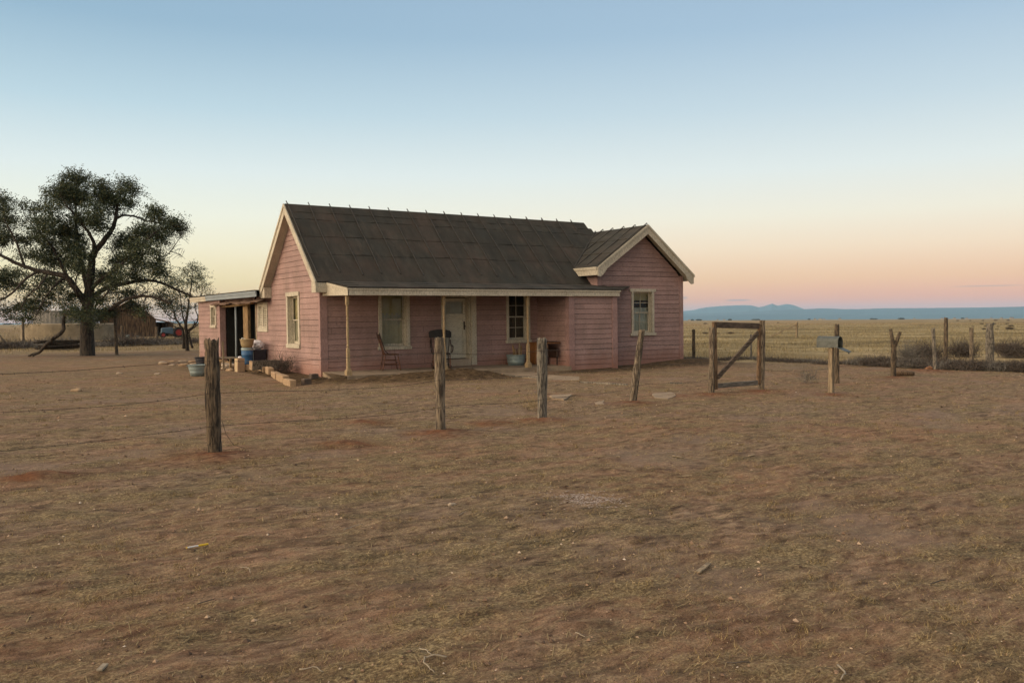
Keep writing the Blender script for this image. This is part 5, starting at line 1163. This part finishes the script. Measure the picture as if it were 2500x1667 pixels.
# ------------------------------------------------------------------ trees
def branch_pts(pts, n=5, jit=.03, rnd=random):
    out = []
    P = [Vector(p) for p in pts]
    for i in range(len(P)-1):
        a = P[max(i-1, 0)]; b = P[i]; c = P[i+1]; d = P[min(i+2, len(P)-1)]
        for k in range(n):
            t = k/n; t2 = t*t; t3 = t2*t
            q = .5*((2*b)+(-a+c)*t+(2*a-5*b+4*c-d)*t2+(-a+3*b-3*c+d)*t3); out.append(q+Vector([rnd.uniform(-jit, jit) for _ in range(3)]))
    out.append(P[-1]); return out
def tree(name, label, dist, base_uv, limbs, clumps, leaf_n, leaf_len, seed, tipn=14, group=None):
    rnd = random.Random(seed); rng = np.random.default_rng(seed)
    hd = np.array([FV[0], FV[1], 0]); hd /= np.linalg.norm(hd)
    def TP(cx, cy, dep=0.0):
        u = cx*.33163; v = 380+cy*.33163; d = ray(u, v); t = (dist+dep)/(d@hd); return Vector(CAM+d*t)
    b0 = TP(*base_uv); root = thing(name, label, 'tree', (b0.x, b0.y, gz(b0.x, b0.y)), 0, group); off = Vector((b0.x, b0.y, gz(b0.x, b0.y)))
    tk = MB(); br = MB()
    for i, (pts, r0, r1) in enumerate(limbs):
        P = [TP(*p)-off for p in pts]; Q = branch_pts(P, 5, .02 if i else .0, rnd); n = len(Q)
        rr = [r0+(r1-r0)*(k/(n-1))**.8 for k in range(n)]
        if i == 0: rr[0] *= 1.35; rr[1] *= 1.15
        (tk if i == 0 else br).tube(Q, rr, 12 if i == 0 else 8)
        if i:                                              # twigs
            for k in range(3, n):
                for _ in range(2):
                    d = Vector((rnd.uniform(-1, 1), rnd.uniform(-1, 1), rnd.uniform(-.5, 1))).normalized(); L = rnd.uniform(.25, .7)
                    br.tube([Q[k], Q[k]+d*L*.5+Vector((0, 0, .06)), Q[k]+d*L], [min(rr[k]*.4, .02), .010, .005], 4, cap=False)
    tk.build('trunk', M['bark'], root, smooth=True); br.build('branches', M['bark'], root, smooth=True)
    # leaves on drooping sprays round many tips
    tot = sum(c[2]*c[3] for c in clumps); tips = []
    for c in clumps:
        cx, cy, rx, ry = c[:4]; dep = c[4] if len(c) > 4 else rnd.uniform(-1.8, 1.8)
        n = int(leaf_n*rx*ry/tot/tipn); px = rx*.33163/F_PX*dist; pz = ry*.33163/F_PX*dist; ce = np.array(TP(cx, cy, dep)-off)
        # uneven: several sub-centres inside the clump
        m = max(3, int(px*pz*5)); sub = rng.normal(0, .52, (m, 3)); sub /= np.maximum(1, np.linalg.norm(sub, axis=1)/1.2)[:, None]
        pick = rng.integers(0, m, n); g = sub[pick]+rng.normal(0, .38, (n, 3))
        right = RV; tips.append(ce+g[:, :1]*px*right[None]+g[:, 1:2]*min(px, 1.2)*1.0*hd[None]+g[:, 2:3]*pz*np.array([[0, 0, 1.]]))
    T_ = np.vstack(tips); n = len(T_); N_ = n*tipn
    sd_ = rng.normal(0, 1, (n, 3)); sd_[:, 2] = sd_[:, 2]*.6-.25; sd_ += .55*(RV*-.2+np.array([0, 0, .3])); sd_ /= np.linalg.norm(sd_, axis=1)[:, None]
    t = np.tile(np.linspace(0, 1, tipn), n)[:, None]; base = np.repeat(T_, tipn, 0)+np.repeat(sd_, tipn, 0)*t*.48+rng.normal(0, .05, (N_, 3)); base[:, 2] -= (t[:, 0]**2)*.05
    ld = np.repeat(sd_, tipn, 0)*.5+rng.normal(0, .7, (N_, 3)); ld[:, 2] -= .2; ld /= np.linalg.norm(ld, axis=1)[:, None]
    sv_ = np.cross(ld, rng.normal(0, 1, (N_, 3))); sv_ /= np.linalg.norm(sv_, axis=1)[:, None]; L = rng.uniform(.7, 1.25, N_)[:, None]*leaf_len
    V = np.stack([base, base+ld*L*.5+sv_*L*.24, base+ld*L, base+ld*L*.5-sv_*L*.24], 1).reshape(-1, 3)
    np_mesh('crown', V, np.arange(4*N_).reshape(-1, 4), M['leaf'], parent=root)
    return root
limbs1 = [
 ([(645, 1505), (643, 1400), (640, 1260), (645, 1130), (655, 1020)], .40, .27),
 ([(655, 1040, 0), (660, 950), (672, 820), (692, 720, -.2), (770, 620, -.3), (830, 530), (852, 460), (868, 350, .3), (900, 240, .6)], .26, .05),
 ([(650, 1000), (620, 860, .5), (590, 740, .7), (565, 560, .9), (560, 380, .7), (565, 200, .6)], .17, .03),
 ([(692, 720, -.2), (690, 640, -.5), (620, 520, -.8), (500, 380, -1.0), (440, 280, -1.0)], .12, .025),
 ([(640, 1110), (590, 1030, -.4), (500, 905, -.8), (400, 868, -1.0), (280, 845, -1.1), (130, 795, -1.3), (20, 740, -1.5), (-90, 690, -1.6)], .20, .06),
 ([(290, 848, -1.1), (200, 900, -1.3), (80, 1020, -1.6), (0, 1065, -1.8), (-60, 1100, -2)], .08, .025),
 ([(180, 815, -1.2), (120, 640, -.8), (40, 480, -.6), (20, 380, -.5)], .07, .02),
 ([(500, 905, -.8), (430, 760, -.2), (370, 650, .2), (290, 560, .5), (250, 420, .6)], .10, .025),
 ([(850, 470), (900, 442, .2), (980, 445, .5), (1080, 480, .9), (1200, 500, 1.1), (1300, 520, 1.2)], .075, .02),
 ([(660, 1060), (760, 985, .4), (860, 955, .6), (1000, 925, .9), (1120, 920, 1.1), (1230, 955, 1.2), (1340, 1005, 1.3), (1430, 1045, 1.4)], .15, .045),
 ([(670, 1140), (790, 1140, -.6), (880, 1085, -.9), (960, 1045, -1.1), (1080, 1035, -1.3), (1170, 1055, -1.4), (1260, 1090, -1.5)], .14, .04),
 ([(960, 1045, -1.1), (1040, 1025, -1.2), (1090, 995, -1.2)], .05, .02),
 ([(665, 985, 0), (750, 905, -.3), (850, 840, -.5), (960, 740, -.7), (1060, 640, -.8), (1150, 560, -.8)], .12, .03),
 ([(1060, 640, -.8), (1140, 700, -.8), (1200, 745, -.8), (1260, 700, -.9), (1300, 640, -1), (1370, 565, -1)], .04, .012),
 ([(1250, 705, -.9), (1290, 715, -.9), (1345, 745, -.9)], .02, .01),
 ([(480, 895, -.8), (400, 960, -1.3), (330, 1060, -1.6), (260, 1190, -1.8)], .06, .02),
 ([(350, 868, -1), (290, 960, -1.8), (200, 1040, -2), (150, 1130, -2)], .05, .02),
 ([(600, 1080, 0), (560, 1000, -1.0), (560, 900, -1.2), (600, 840, -1.4)], .06, .02),
 ([(700, 1110, 0), (740, 1060, -.9), (800, 1000, -1.3), (830, 940, -1.4)], .06, .02),
 ([(1120, 920, 1.1), (1180, 860, 1.1), (1260, 850, 1.1)], .04, .015),
 ([(1080, 1035, -1.3), (1060, 1100, -1.5), (1110, 1200, -1.5)], .03, .01)]
clumps1 = [(570, 165, 62, 62), (545, 230, 80, 60), (430, 250, 70, 70), (490, 330, 110, 80), (620, 310, 80, 80), (930, 225, 80, 60), (850, 290, 80, 70), (740, 250, 70, 60), (770, 360, 70, 70), (920, 300, 60, 45), (950, 380, 30, 35),
 (50, 370, 80, 70), (70, 480, 80, 60), (290, 380, 70, 40), (220, 480, 60, 40), (400, 440, 90, 70), (690, 430, 80, 70), (560, 470, 100, 70), (740, 500, 60, 50), (500, 580, 110, 70), (300, 560, 80, 55), (40, 600, 90, 55), (-60, 520, 70, 80), (180, 610, 60, 40),
 (360, 690, 110, 60), (530, 690, 100, 70), (250, 720, 80, 45), (600, 620, 60, 50), (420, 780, 110, 50), (600, 780, 70, 50), (1160, 430, 80, 60), (1250, 500, 90, 55), (1320, 540, 50, 40), (1090, 530, 90, 60), (1150, 590, 110, 55), (960, 600, 90, 55), (880, 650, 70, 45), (1020, 670, 100, 55), (1120, 720, 80, 50), (900, 760, 80, 45), (1010, 780, 90, 50), (1110, 810, 70, 40),
 (790, 850, 70, 50), (880, 870, 70, 40), (1190, 870, 50, 35), (1000, 870, 80, 40), (90, 850, 80, 40), (20, 930, 70, 45), (370, 870, 80, 35), (130, 950, 60, 30), (280, 950, 70, 40), (440, 960, 60, 40), (380, 1040, 60, 45), (240, 1050, 60, 40), (130, 1110, 90, 35), (30, 1160, 60, 30), (300, 1140, 70, 35), (190, 1190, 70, 25), (-60, 900, 80, 70), (-80, 1080, 80, 60),
 (540, 1060, 60, 50), (480, 1120, 60, 40), (590, 1150, 60, 40), (760, 1060, 60, 45), (790, 1160, 60, 45), (700, 1190, 45, 35), (880, 1010, 60, 35), (960, 1000, 50, 30), (1020, 1090, 50, 45), (1060, 1140, 35, 35), (1170, 1010, 55, 30), (1210, 1080, 40, 30), (820, 950, 60, 35), (740, 920, 50, 40), (530, 830, 60, 40)]
tree('large_elm_tree', 'large spreading elm with a thick dark trunk left of the house', 44.9, (645, 1505), limbs1, clumps1, 155000, .092, 5)
limbs2 = [([(1382, 1450), (1375, 1380), (1372, 1300), (1368, 1240), (1375, 1180)], .12, .08),
 ([(1350, 1420), (1352, 1340), (1340, 1270), (1300, 1210), (1275, 1130), (1250, 1040)], .11, .02),
 ([(1372, 1280), (1350, 1200), (1335, 1100), (1320, 980)], .06, .015),
 ([(1375, 1200), (1390, 1080), (1410, 940), (1420, 830)], .07, .015),
 ([(1375, 1290), (1430, 1250), (1460, 1190), (1480, 1060), (1490, 960)], .06, .015),
 ([(1415, 1415), (1400, 1350), (1392, 1300), (1440, 1255), (1480, 1210)], .08, .02),
 ([(1340, 1270), (1290, 1260), (1250, 1245)], .03, .012), ([(1300, 1210), (1230, 1170), (1200, 1120)], .04, .012), ([(1460, 1190), (1440, 1120), (1450, 1020)], .04, .012)]
clumps2 = [(1415, 785, 35, 28), (1440, 830, 50, 35), (1370, 850, 60, 35), (1320, 900, 60, 35), (1420, 900, 60, 35), (1490, 890, 40, 28), (1520, 950, 40, 30), (1460, 960, 60, 30), (1360, 960, 60, 35), (1270, 960, 50, 35), (1400, 1030, 50, 30), (1300, 1040, 50, 35), (1240, 1050, 40, 30), (1330, 1100, 60, 40), (1220, 1120, 50, 40), (1270, 1150, 45, 30), (1390, 1110, 45, 30), (1340, 1160, 40, 25), (1520, 1010, 40, 25)]
tree('small_elm_tree', 'small thin many stemmed tree between the big elm and the rear room', 52.0, (1382, 1450), limbs2, clumps2, 8500, .085, 9)

# clothesline post, prop branch
p = at_z(285, 867); cl_ = thing('clothesline_post', 'dark clothesline post with a crossarm right of the big elm', 'post', (p[0], p[1], gz(p[0], p[1])))
mb = MB(); log_post(mb, 0, 0, 2.75, .085, (-.03, 0), 77, z0=-.1); mb.build('post', M['logd'], cl_)
mb = MB(); d_ = Vector((RV[0], RV[1], 0)); mb.bar(Vector((-.05, 0, 2.25))-d_*.75, Vector((-.05, 0, 2.38))+d_*1.0, .10, .10); mb.build('crossarm', M['logd'], cl_)
mb = MB(); a = Vector((-.05, 0, 2.28)); b = Vector((9.5, -2.0, 2.1)); mb.tube([a.lerp(b, t)+Vector((0, 0, -.35*4*t*(1-t))) for t in np.linspace(0, 1, 14)], .008, 4); mb.build('line', M['boxpost'], cl_)
hd_ = np.array([FV[0], FV[1], 0])/np.hypot(FV[0], FV[1])
def TPd(cx, cy, dist): d = ray(cx*.33163, 380+cy*.33163); return Vector(CAM+d*dist/(d@hd_))
mb = MB(); Q = branch_pts([TPd(205, 1472, 44.3), TPd(280, 1450, 44.2), TPd(330, 1400, 44), TPd(400, 1340, 44), TPd(465, 1290, 44), TPd(465, 1220, 44), TPd(480, 1165, 43.8)], 4, .02); mb.tube(Q, [.05+.05*math.sin(i/len(Q)*3) for i in range(len(Q))], 7)
Q2 = branch_pts([TPd(280, 1450, 44.2), TPd(240, 1480, 44.0)], 3); mb.tube(Q2, .035, 6); Q3 = branch_pts([TPd(375, 1350, 44), TPd(390, 1338, 43.6)], 2); mb.tube(Q3, .05, 6)
mb.build('drooping_dead_branch', M['bark'], None, smooth=True, label='bare crooked branch drooping to the ground left of the elm trunk', cat='branch')

# ------------------------------------------------------------------ dead brush
def twigs(name, centre, rx, ry, h, n, m, seed, wid=.004, parent=None, seg=4, curl=.5, **k):
    rng = np.random.default_rng(seed); base = np.stack([np.clip(rng.normal(0, .35, n), -.62, .62)*rx, np.clip(rng.normal(0, .35, n), -.62, .62)*ry, np.zeros(n)], 1)
    a = rng.uniform(0, 6.283, n); e = rng.uniform(.1, 1.45, n); d = np.stack([np.cos(a)*np.cos(e), np.sin(a)*np.cos(e), np.sin(e)], 1); L = rng.uniform(.4, 1.1, n)*h
    base[:, 2] = rng.uniform(0, h*.4, n)
    P = [base]; dd_ = d.copy()
    for s in range(seg): P.append(P[-1]+dd_*(L/seg)[:, None]); dd_ = dd_+rng.normal(0, curl, (n, 3)); dd_ /= np.linalg.norm(dd_, axis=1)[:, None]
    P = np.stack(P, 1); P[..., 2] = np.maximum(P[..., 2], .01)
    sv = np.cross(d, rng.normal(0, 1, (n, 3))); sv /= np.linalg.norm(sv, axis=1)[:, None]; wv = np.linspace(1, .35, seg+1)*wid
    A_ = P-sv[:, None]*wv[None, :, None]; B_ = P+sv[:, None]*wv[None, :, None]; V = np.stack([A_, B_], 2).reshape(n, -1, 3)
    f = np.array([[2*i, 2*i+1, 2*i+3, 2*i+2] for i in range(seg)]); Fc = (f[None]+np.arange(n)[:, None, None]*2*(seg+1)).reshape(-1, 4)
    o = np_mesh(name, V.reshape(-1, 3), Fc, M[m], parent=parent, **k); o.location = centre; return o
def shrub(u, v, rx, h, n, m, label, seed, name='dead_shrub', wid=.005, group=None, ry=None, curl=.5):
    p = at_z(u, v); return twigs(name, (p[0], p[1], gz(p[0], p[1])), rx, ry or rx, h, n, m, seed, wid, label=label, cat='shrub', group=group, curl=curl)
o = twigs('dead_shrub', (-.45, 2.1, gz(-.45, 2.1)), .32, .45, .75, 420, 'twig', 3, .004, label='dry leafless shrub against the pink gable wall', cat='shrub')
shrub(1975, 935, .30, .50, 110, 'twigg', 'sparse leafless seedling between the gate and the mailbox', 5, wid=.004)
shrub(1302, 1000, .3, .38, 160, 'twigy', 'wispy straw coloured weed at the left foot of the grey flaring post', 6, wid=.003)
shrub(2215, 890, .35, .95, 420, 'twigg', 'upright grey weed growing just right of the forked post', 7, wid=.006)
# the brush banked along the rear fence
bl = [(1665, 880), (1710, 880), (1760, 879), (1805, 878), (1850, 880), (1890, 882), (1930, 884), (1975, 886), (2020, 888), (2065, 890), (2110, 892), (2150, 894), (2190, 896), (2230, 898), (2262, 899), (2295, 901), (2328, 903), (2360, 904), (2395, 904), (2430, 905), (2465, 906), (2500, 907), (2540, 909)]
lab = {}
for i, (u, v) in enumerate(bl):
    big = u > 2080; rnd = random.Random(i)
    shrub(u+rnd.uniform(-8, 8), v+rnd.uniform(-3, 1), (1.0 if i not in (8, 9) else .75) if not big else .85, (.16 if not big else .33)*rnd.uniform(.75, 1.25), 700 if not big else 1100, ['twig', 'twigg', 'twig'][i % 3],
          'dry leafless tumbleweed caught in the low brush bank along the rear fence' if not big else 'tall tangled tumbleweed in the brush bank around the corner post', 100+i, 'tumbleweed', .009,
          'low tumbleweeds along the rear fence' if not big else 'tall tumbleweeds round the corner post', curl=.8)
for i, (u, v, h) in enumerate(((2262, 880, .85), (2350, 872, .8), (2475, 874, .85), (2450, 858, .5))):
    shrub(u, v, .9, h, 650, 'twig', ['rounded brown bush just behind the leaning thin post', 'brown bush left of the thin post by the corner', 'tall brown bush at the right edge of the photo', 'small dark bush out in the grass right of the corner post'][i], 150+i, 'bush', .010, curl=.6)
# scattered dark bushes on the range, each a thing of its own copied from one of three
protos = [twigs('range_bush', (0, 0, -50), 1.0, 1.0, .7, 420, 'twig', 200+i, .022) for i in range(3)]
for pr0 in protos: pr0.hide_render = False
rnd = random.Random(78); first = [True, True, True]
spots = []
for i in range(30):
    u = rnd.choice([rnd.uniform(1690, 2500), rnd.uniform(1690, 2500), rnd.uniform(0, 470)]); dist = 62*(11**rnd.random())
    while any(abs(u-q) < 30 for q in (1693, 1735, 1834, 1859, 2042, 2180, 2283, 2309, 2372, 2416)): u += 31; spots.append((u, dist))
for i, (u, dist) in enumerate(spots):
    p = at_dist(u, 800, dist); k = i % 3; o = protos[k] if first[k] else protos[k].copy()
    if not first[k]: C.objects.link(o)
    first[k] = False; o.location = (p[0], p[1], gz(p[0], p[1])); s = rnd.uniform(.2, .55)*(1+dist/400); o.scale = (s, s, s*.8); o.rotation_euler = (0, 0, rnd.uniform(0, 6))
    o['label'] = 'dark low bush dotted on the open grassland'; o['category'] = 'bush'; o['group'] = 'bushes dotted over the range'
# brush line on the left behind the elm
for i, (u, v, h) in enumerate(((10, 852, .7), (55, 850, .6), (100, 848, .7), (150, 853, .9), (205, 846, .5), (255, 846, .5), (305, 845, 1.0), (345, 842, .6), (375, 842, .7), (410, 842, .5), (462, 838, .6))):
    shrub(u, v, 2.2, h, 600, 'twigg' if i % 2 else 'twig', ['low grey dead bush in the scrub behind the big elm', 'low dark dead bush in the scrub behind the big elm'][1-i % 2], 300+i, 'scrub_bush', .02, ['grey scrub behind the elm', 'dark scrub behind the elm'][1-i % 2], curl=.7)
p = at_z(155, 855); mb = MB()
for i in range(14):
    a = random.uniform(-.5, .5); mb.tube([(-1.3+random.uniform(-.4, .4), random.uniform(-.4, .4), .1+.04*i), (1.2+random.uniform(-.5, .5), random.uniform(-.4, .4), .15+.035*i)], .05, 5)
o = mb.build('wood_pile', M['bark'], None, label='low heap of dark fallen branches left of the elm trunk', cat='wood pile'); o.location = (p[0], p[1], gz(p[0], p[1]))
# leaning dead pole at the far left
p = at_z(14, 838); mb = MB(); d_ = Vector((RV[0], RV[1], 0)); mb.bar((0, 0, 0), -d_*1.4+Vector((0, 0, 1.9)), .09, .09); o = mb.build('leaning_pole', M['logd'], None, label='thin pole leaning to the left at the left edge of the photo', cat='pole'); o.location = (p[0], p[1], gz(p[0], p[1]))
for i, (u, v, h, lb) in enumerate(((383, 836, 1.35, 'short grey post left of the tractor'), (298, 834, 1.5, 'thin post in front of the barn wall'), (57, 834, 2.4, 'slim dark sapling stake left of the stone tank'))):
    p = at_z(u, v); mb = MB(); log_post(mb, 0, 0, h, .12, (0, 0), 90+i, z0=-.1); o = mb.build('field_post', M['logd'], None, label=lb, cat='post'); o.location = (p[0], p[1], gz(p[0], p[1]))

# ------------------------------------------------------------------ far left: stone tank, barn, tractor
tc_ = at_dist(170, 800, 101); tk_ = thing('stone_water_tank', 'round tan masonry water tank with a tin tank on top behind the elm', 'tank', (tc_[0], tc_[1], -.3))
mb = MB(); mb.lathe([(4.55, 0), (4.5, .5), (4.45, 1.75), (4.3, 1.85), (4.2, 1.86), (.01, 1.86)], 40); mb.build('masonry_wall', M['tank'], tk_)
mb = MB(); prof = []
n = 90
for i in range(n): a = 2*math.pi*i/n; r_ = 3.0+.04*(i % 2); mb.v += [(r_*math.cos(a)-.3, r_*math.sin(a), 1.87), (r_*math.cos(a)-.3, r_*math.sin(a), 3.15)]
for i in range(n): mb.f.append((2*i, 2*((i+1) % n), 2*((i+1) % n)+1, 2*i+1))
mb.f.append(tuple(2*i+1 for i in range(n))); mb.build('tin_tank', M['tin'], tk_)
bc = at_dist(325, 800, 118); yawb = math.atan2(RV[1], RV[0])-.12
barn = thing('barn', 'weathered brown board barn with a steep gable and a dark open bay on its right', 'barn', (bc[0], bc[1], -.25), math.atan2(bc[1]-CAM[1], bc[0]-CAM[0])-math.pi/2)
W_ = 3.8; Hw, Ha = 2.6, 4.75
mb = MB(); mb.add([(-W_, 0, 0), (W_-1.2, 0, 0), (W_-1.2, 0, Hw-.3), (-.2, 0, Ha), (-W_, 0, Hw), (-W_, 8, 0), (W_-1.2, 8, 0), (W_-1.2, 8, Hw-.3), (-.2, 8, Ha), (-W_, 8, Hw)],
                  [(0, 1, 2, 3, 4), (9, 8, 7, 6, 5), (0, 4, 9, 5), (1, 6, 7, 2)]); mb.build('wall', M['barn'], barn)
mb = MB(); mb.bar((W_-1.2, .02, 0), (W_-1.2, .02, Hw-.3), .14, .14); mb.build('shed_post', M['barn'], barn)
mb = MB(); mb.bar((W_+.4, .02, 0), (W_+.4, .02, 1.75), .14, .14); mb.build('shed_post', M['barn'], barn)
mb = MB(); mb.box(W_-1.1, W_+.9, 3.0, 3.05, 0, 1.9); mb.build('shed_back', M['barn'], barn)
mb = MB(); mb.box(W_+.49, W_+.9, .0, .05, 0, 1.75); mb.build('shed_board', M['barn'], barn)
mb = MB()
for (a, b) in (((-W_-.3, Hw-.17), (-.2, Ha+.06)), ((-.2, Ha+.06), (W_-1.2, Hw-.22)), ((W_-1.2, Hw-.22), (W_+1.3, 1.75))):
    mb.add([(a[0], -.35, a[1]), (b[0], -.35, b[1]), (b[0], 8.3, b[1]), (a[0], 8.3, a[1]), (a[0], -.35, a[1]-.1), (b[0], -.35, b[1]-.1), (b[0], 8.3, b[1]-.1), (a[0], 8.3, a[1]-.1)], [(0, 1, 2, 3), (7, 6, 5, 4), (0, 4, 5, 1), (1, 5, 6, 2), (2, 6, 7, 3), (3, 7, 4, 0)])
mb.build('roof', M['rusttin'], barn)
mb = MB(); mb.box(-W_+.9, -W_+2.2, -.04, -.005, 0, 2.0); mb.build('door', M['barn'], barn)
for i, (u, s, m_, lb) in enumerate(((311, .42, 'galv', 'teal drum standing against the barn wall'), (335, .3, 'tin', 'grey can at the foot of the barn wall'))):
    p = at_dist(u, 800, 112); mb = MB(); mb.lathe([(.001, 0), (s*.5, 0), (s*.52, s*.5), (s*.5, s), (.001, s)], 14); o = mb.build('drum', M[m_], None, label=lb, cat='drum'); o.location = (p[0], p[1], -.22)
# tractor
tp = at_dist(418, 800, 110); trc = thing('tractor', 'old blue tractor with large red rear wheel parked out behind the barn', 'tractor', (tp[0], tp[1], -.2), math.atan2(tp[1]-CAM[1], tp[0]-CAM[0])-math.pi/2+.12)
def wheel(x, y, r, w_):
    mb = MB(); mb.lathe([(r*.62, -w_/2), (r*.95, -w_/2), (r, -w_*.3), (r, w_*.3), (r*.95, w_/2), (r*.62, w_/2), (r*.62, -w_/2)], 22); mb.v = [(a+x, c+y, b+r) for a, b, c in mb.v]; wh = mb.build('wheel', M['tyre'], trc)
    mb = MB(); mb.lathe([(.001, -w_*.42), (r*.3, -w_*.44), (r*.66, -w_*.40), (r*.66, w_*.4), (.001, w_*.4)], 22); mb.v = [(a+x, c+y, b+r) for a, b, c in mb.v]; mb.build('rim', M['red'], wh)
wheel(.75, -.7, .62, .35); wheel(.75, .7, .62, .35); wheel(-.95, -.5, .34, .2); wheel(-.95, .5, .34, .2)
mb = MB(); mb.prism([(-1.15, .55), (.1, .5), (.2, 1.15), (-.1, 1.25), (-1.1, 1.15)], 1, -.26, .26); mb.build('hood', M['tracblue'], trc, bevel=.05)
mb = MB(); mb.box(-.1, 1.0, -.3, .3, .45, .85); mb.tube([(.75, -.6, .62), (.75, .6, .62)], .1, 8); mb.tube([(-.95, -.5, .34), (-.95, .5, .34)], .06, 8); mb.build('chassis', M['tracblue'], trc)
mb = MB(); mb.box(.6, .95, -.25, .25, .95, 1.02); mb.box(.92, .98, -.25, .25, 1.0, 1.25); mb.build('seat', M['tracblue'], trc)
mb = MB(); mb.tube([(.2, 0, 1.1), (.45, 0, 1.38)], .02, 6); mb.lathe([(.17, -.012), (.19, 0), (.17, .012)], 16); k0 = len(mb.v)-48
mb.v[k0:] = [(a*.7+.45-c*.7, b, 1.38+a*.7) for a, b, c in mb.v[k0:]]; mb.build('steering_wheel', M['tyre'], trc); mb = MB(); mb.tube([(-.5, 0, 1.2), (-.5, 0, 1.75)], .04, 8); mb.build('exhaust', M['tyre'], trc)

# ------------------------------------------------------------------ far distance
def ridge(name, prof, dist, depth, zb, m):
    """hill range whose skyline is given as (u, v) directions at the range's own distance"""
    U = np.linspace(prof[0][0], prof[-1][0], 260); Vv = np.interp(U, [p[0] for p in prof], [p[1] for p in prof])
    Vv = Vv+.5*perlin(U/14, U*0, 70)+.3*perlin(U/5, U*0, 71)
    rows = []; K = 9
    for k in range(K):
        t = k/(K-1); row = []
        for u, v in zip(U, Vv):
            top = at_dist(u, v, dist); d = top-CAM; d[2] = 0; d /= np.linalg.norm(d); f = math.cos((t-.5)*math.pi*.98)**1.3
            z = zb+(top[2]-zb)*f*(1 if k == K//2 else 1-.12*abs(float(perlin(np.array([u/9]), np.array([t*7]), 72)[0])))
            row.append(np.array([top[0], top[1], 0])+d*(t-.5)*depth+np.array([0, 0, z]))
        rows.append(row)
    V = np.array(rows).reshape(-1, 3); n = len(U); i = np.arange(K-1)[:, None]; j = np.arange(n-1)[None]
    Fc = np.stack([i*n+j, i*n+j+1, (i+1)*n+j+1, (i+1)*n+j], -1).reshape(-1, 4)
    return np_mesh(name, V, Fc, m, True, kind='structure')
M['hill'] = mat('haze_tinted_hills', plainm((.035, .085, .14, 1), (.045, .105, .17, 1), .002, .95, .0))  # haze blue is put into the hills' base colour, besides the haze volume
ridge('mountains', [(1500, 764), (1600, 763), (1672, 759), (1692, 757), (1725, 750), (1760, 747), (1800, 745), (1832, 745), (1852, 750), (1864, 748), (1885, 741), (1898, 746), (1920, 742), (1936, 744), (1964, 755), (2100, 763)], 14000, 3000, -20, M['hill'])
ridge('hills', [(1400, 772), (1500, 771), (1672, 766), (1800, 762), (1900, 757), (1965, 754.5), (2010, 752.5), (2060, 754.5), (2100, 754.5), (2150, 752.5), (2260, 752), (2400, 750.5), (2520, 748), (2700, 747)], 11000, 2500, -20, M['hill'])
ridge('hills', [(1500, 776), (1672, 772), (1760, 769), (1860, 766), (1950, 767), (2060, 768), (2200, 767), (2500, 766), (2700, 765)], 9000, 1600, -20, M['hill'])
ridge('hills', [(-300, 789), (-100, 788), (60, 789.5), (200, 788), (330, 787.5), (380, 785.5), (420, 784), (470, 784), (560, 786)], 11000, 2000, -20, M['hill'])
# far farms: tiny gabled houses and dark tree groves
rnd = random.Random(9)
farlab = 'tiny pale building on the far plain below the mountains'
for i in range(16):
    u = [1683, 1700, 1712, 1752, 1768, 1990, 2003, 2012, 2050, 2300, 2330, 2360, 2420, 2445, 2232, 2470][i]; p = at_dist(u, 780, 3600+rnd.uniform(-500, 700)); w_ = rnd.uniform(3, 7)
    t = thing('far_house', farlab, 'building', (p[0], p[1], gz(p[0], p[1])), rnd.uniform(0, 3), 'pale buildings on the far plain'); mb = MB(); mb.box(-w_, w_, -4, 4, 0, 3.4); mb.build('wall', M['stone'], t)
    mb = MB(); mb.prism([(-4.6, 3.41), (4.6, 3.41), (0, 6)], 0, -w_-.5, w_+.5); mb.build('roof', M['tin'], t)
M['grove'] = mat('far_grove', plainm((.015, .02, .012, 1), (.03, .035, .02, 1), .2, .95, .0))
for i, u in enumerate((1690, 1706, 1782, 1842, 1850, 1975, 2128, 2135, 2200, 2350, 20, 60, 105, 140, 330, 352)):
    p = at_dist(u, 780, rnd.uniform(2600, 4200)); V = []; n = 260; g = RNG.normal(0, 1, (n, 3)); g /= np.maximum(1, np.linalg.norm(g, axis=1))[:, None]; sx_ = rnd.uniform(4, 12)
    c = g*np.array([sx_, 4, 1.9])+np.array([0, 0, 2.2]); q = RNG.normal(0, .9, (n, 4, 3))+c[:, None]; q[..., 2] = np.maximum(q[..., 2], .2)
    o = np_mesh('far_tree', q.reshape(-1, 3), np.arange(4*n).reshape(-1, 4), M['grove'], label='tiny dark clump of trees on the far plain', cat='tree', group='dark tree clumps on the far plain'); o.location = (p[0], p[1], gz(p[0], p[1])); o.rotation_euler = (0, 0, math.atan2(RV[1], RV[0]))

# ------------------------------------------------------------------ haze
HZ = mat('haze_air'); t = HZ.node_tree; t.nodes.clear(); n = N(t)
pv = n.new('ShaderNodeVolumePrincipled'); pv.inputs['Color'].default_value = (.46, .74, 1.0, 1); pv.inputs['Density'].default_value = 6.0e-5
o_ = n.new('ShaderNodeOutputMaterial'); n.link(pv.outputs[0], o_.inputs['Volume'])
mb = MB(); mb.box(-16500, 16500, -16500, 16500, -60, 270); hz_ = mb.build('haze', HZ, None, kind='stuff', label='thin blue dusk haze over the plain', cat='haze')
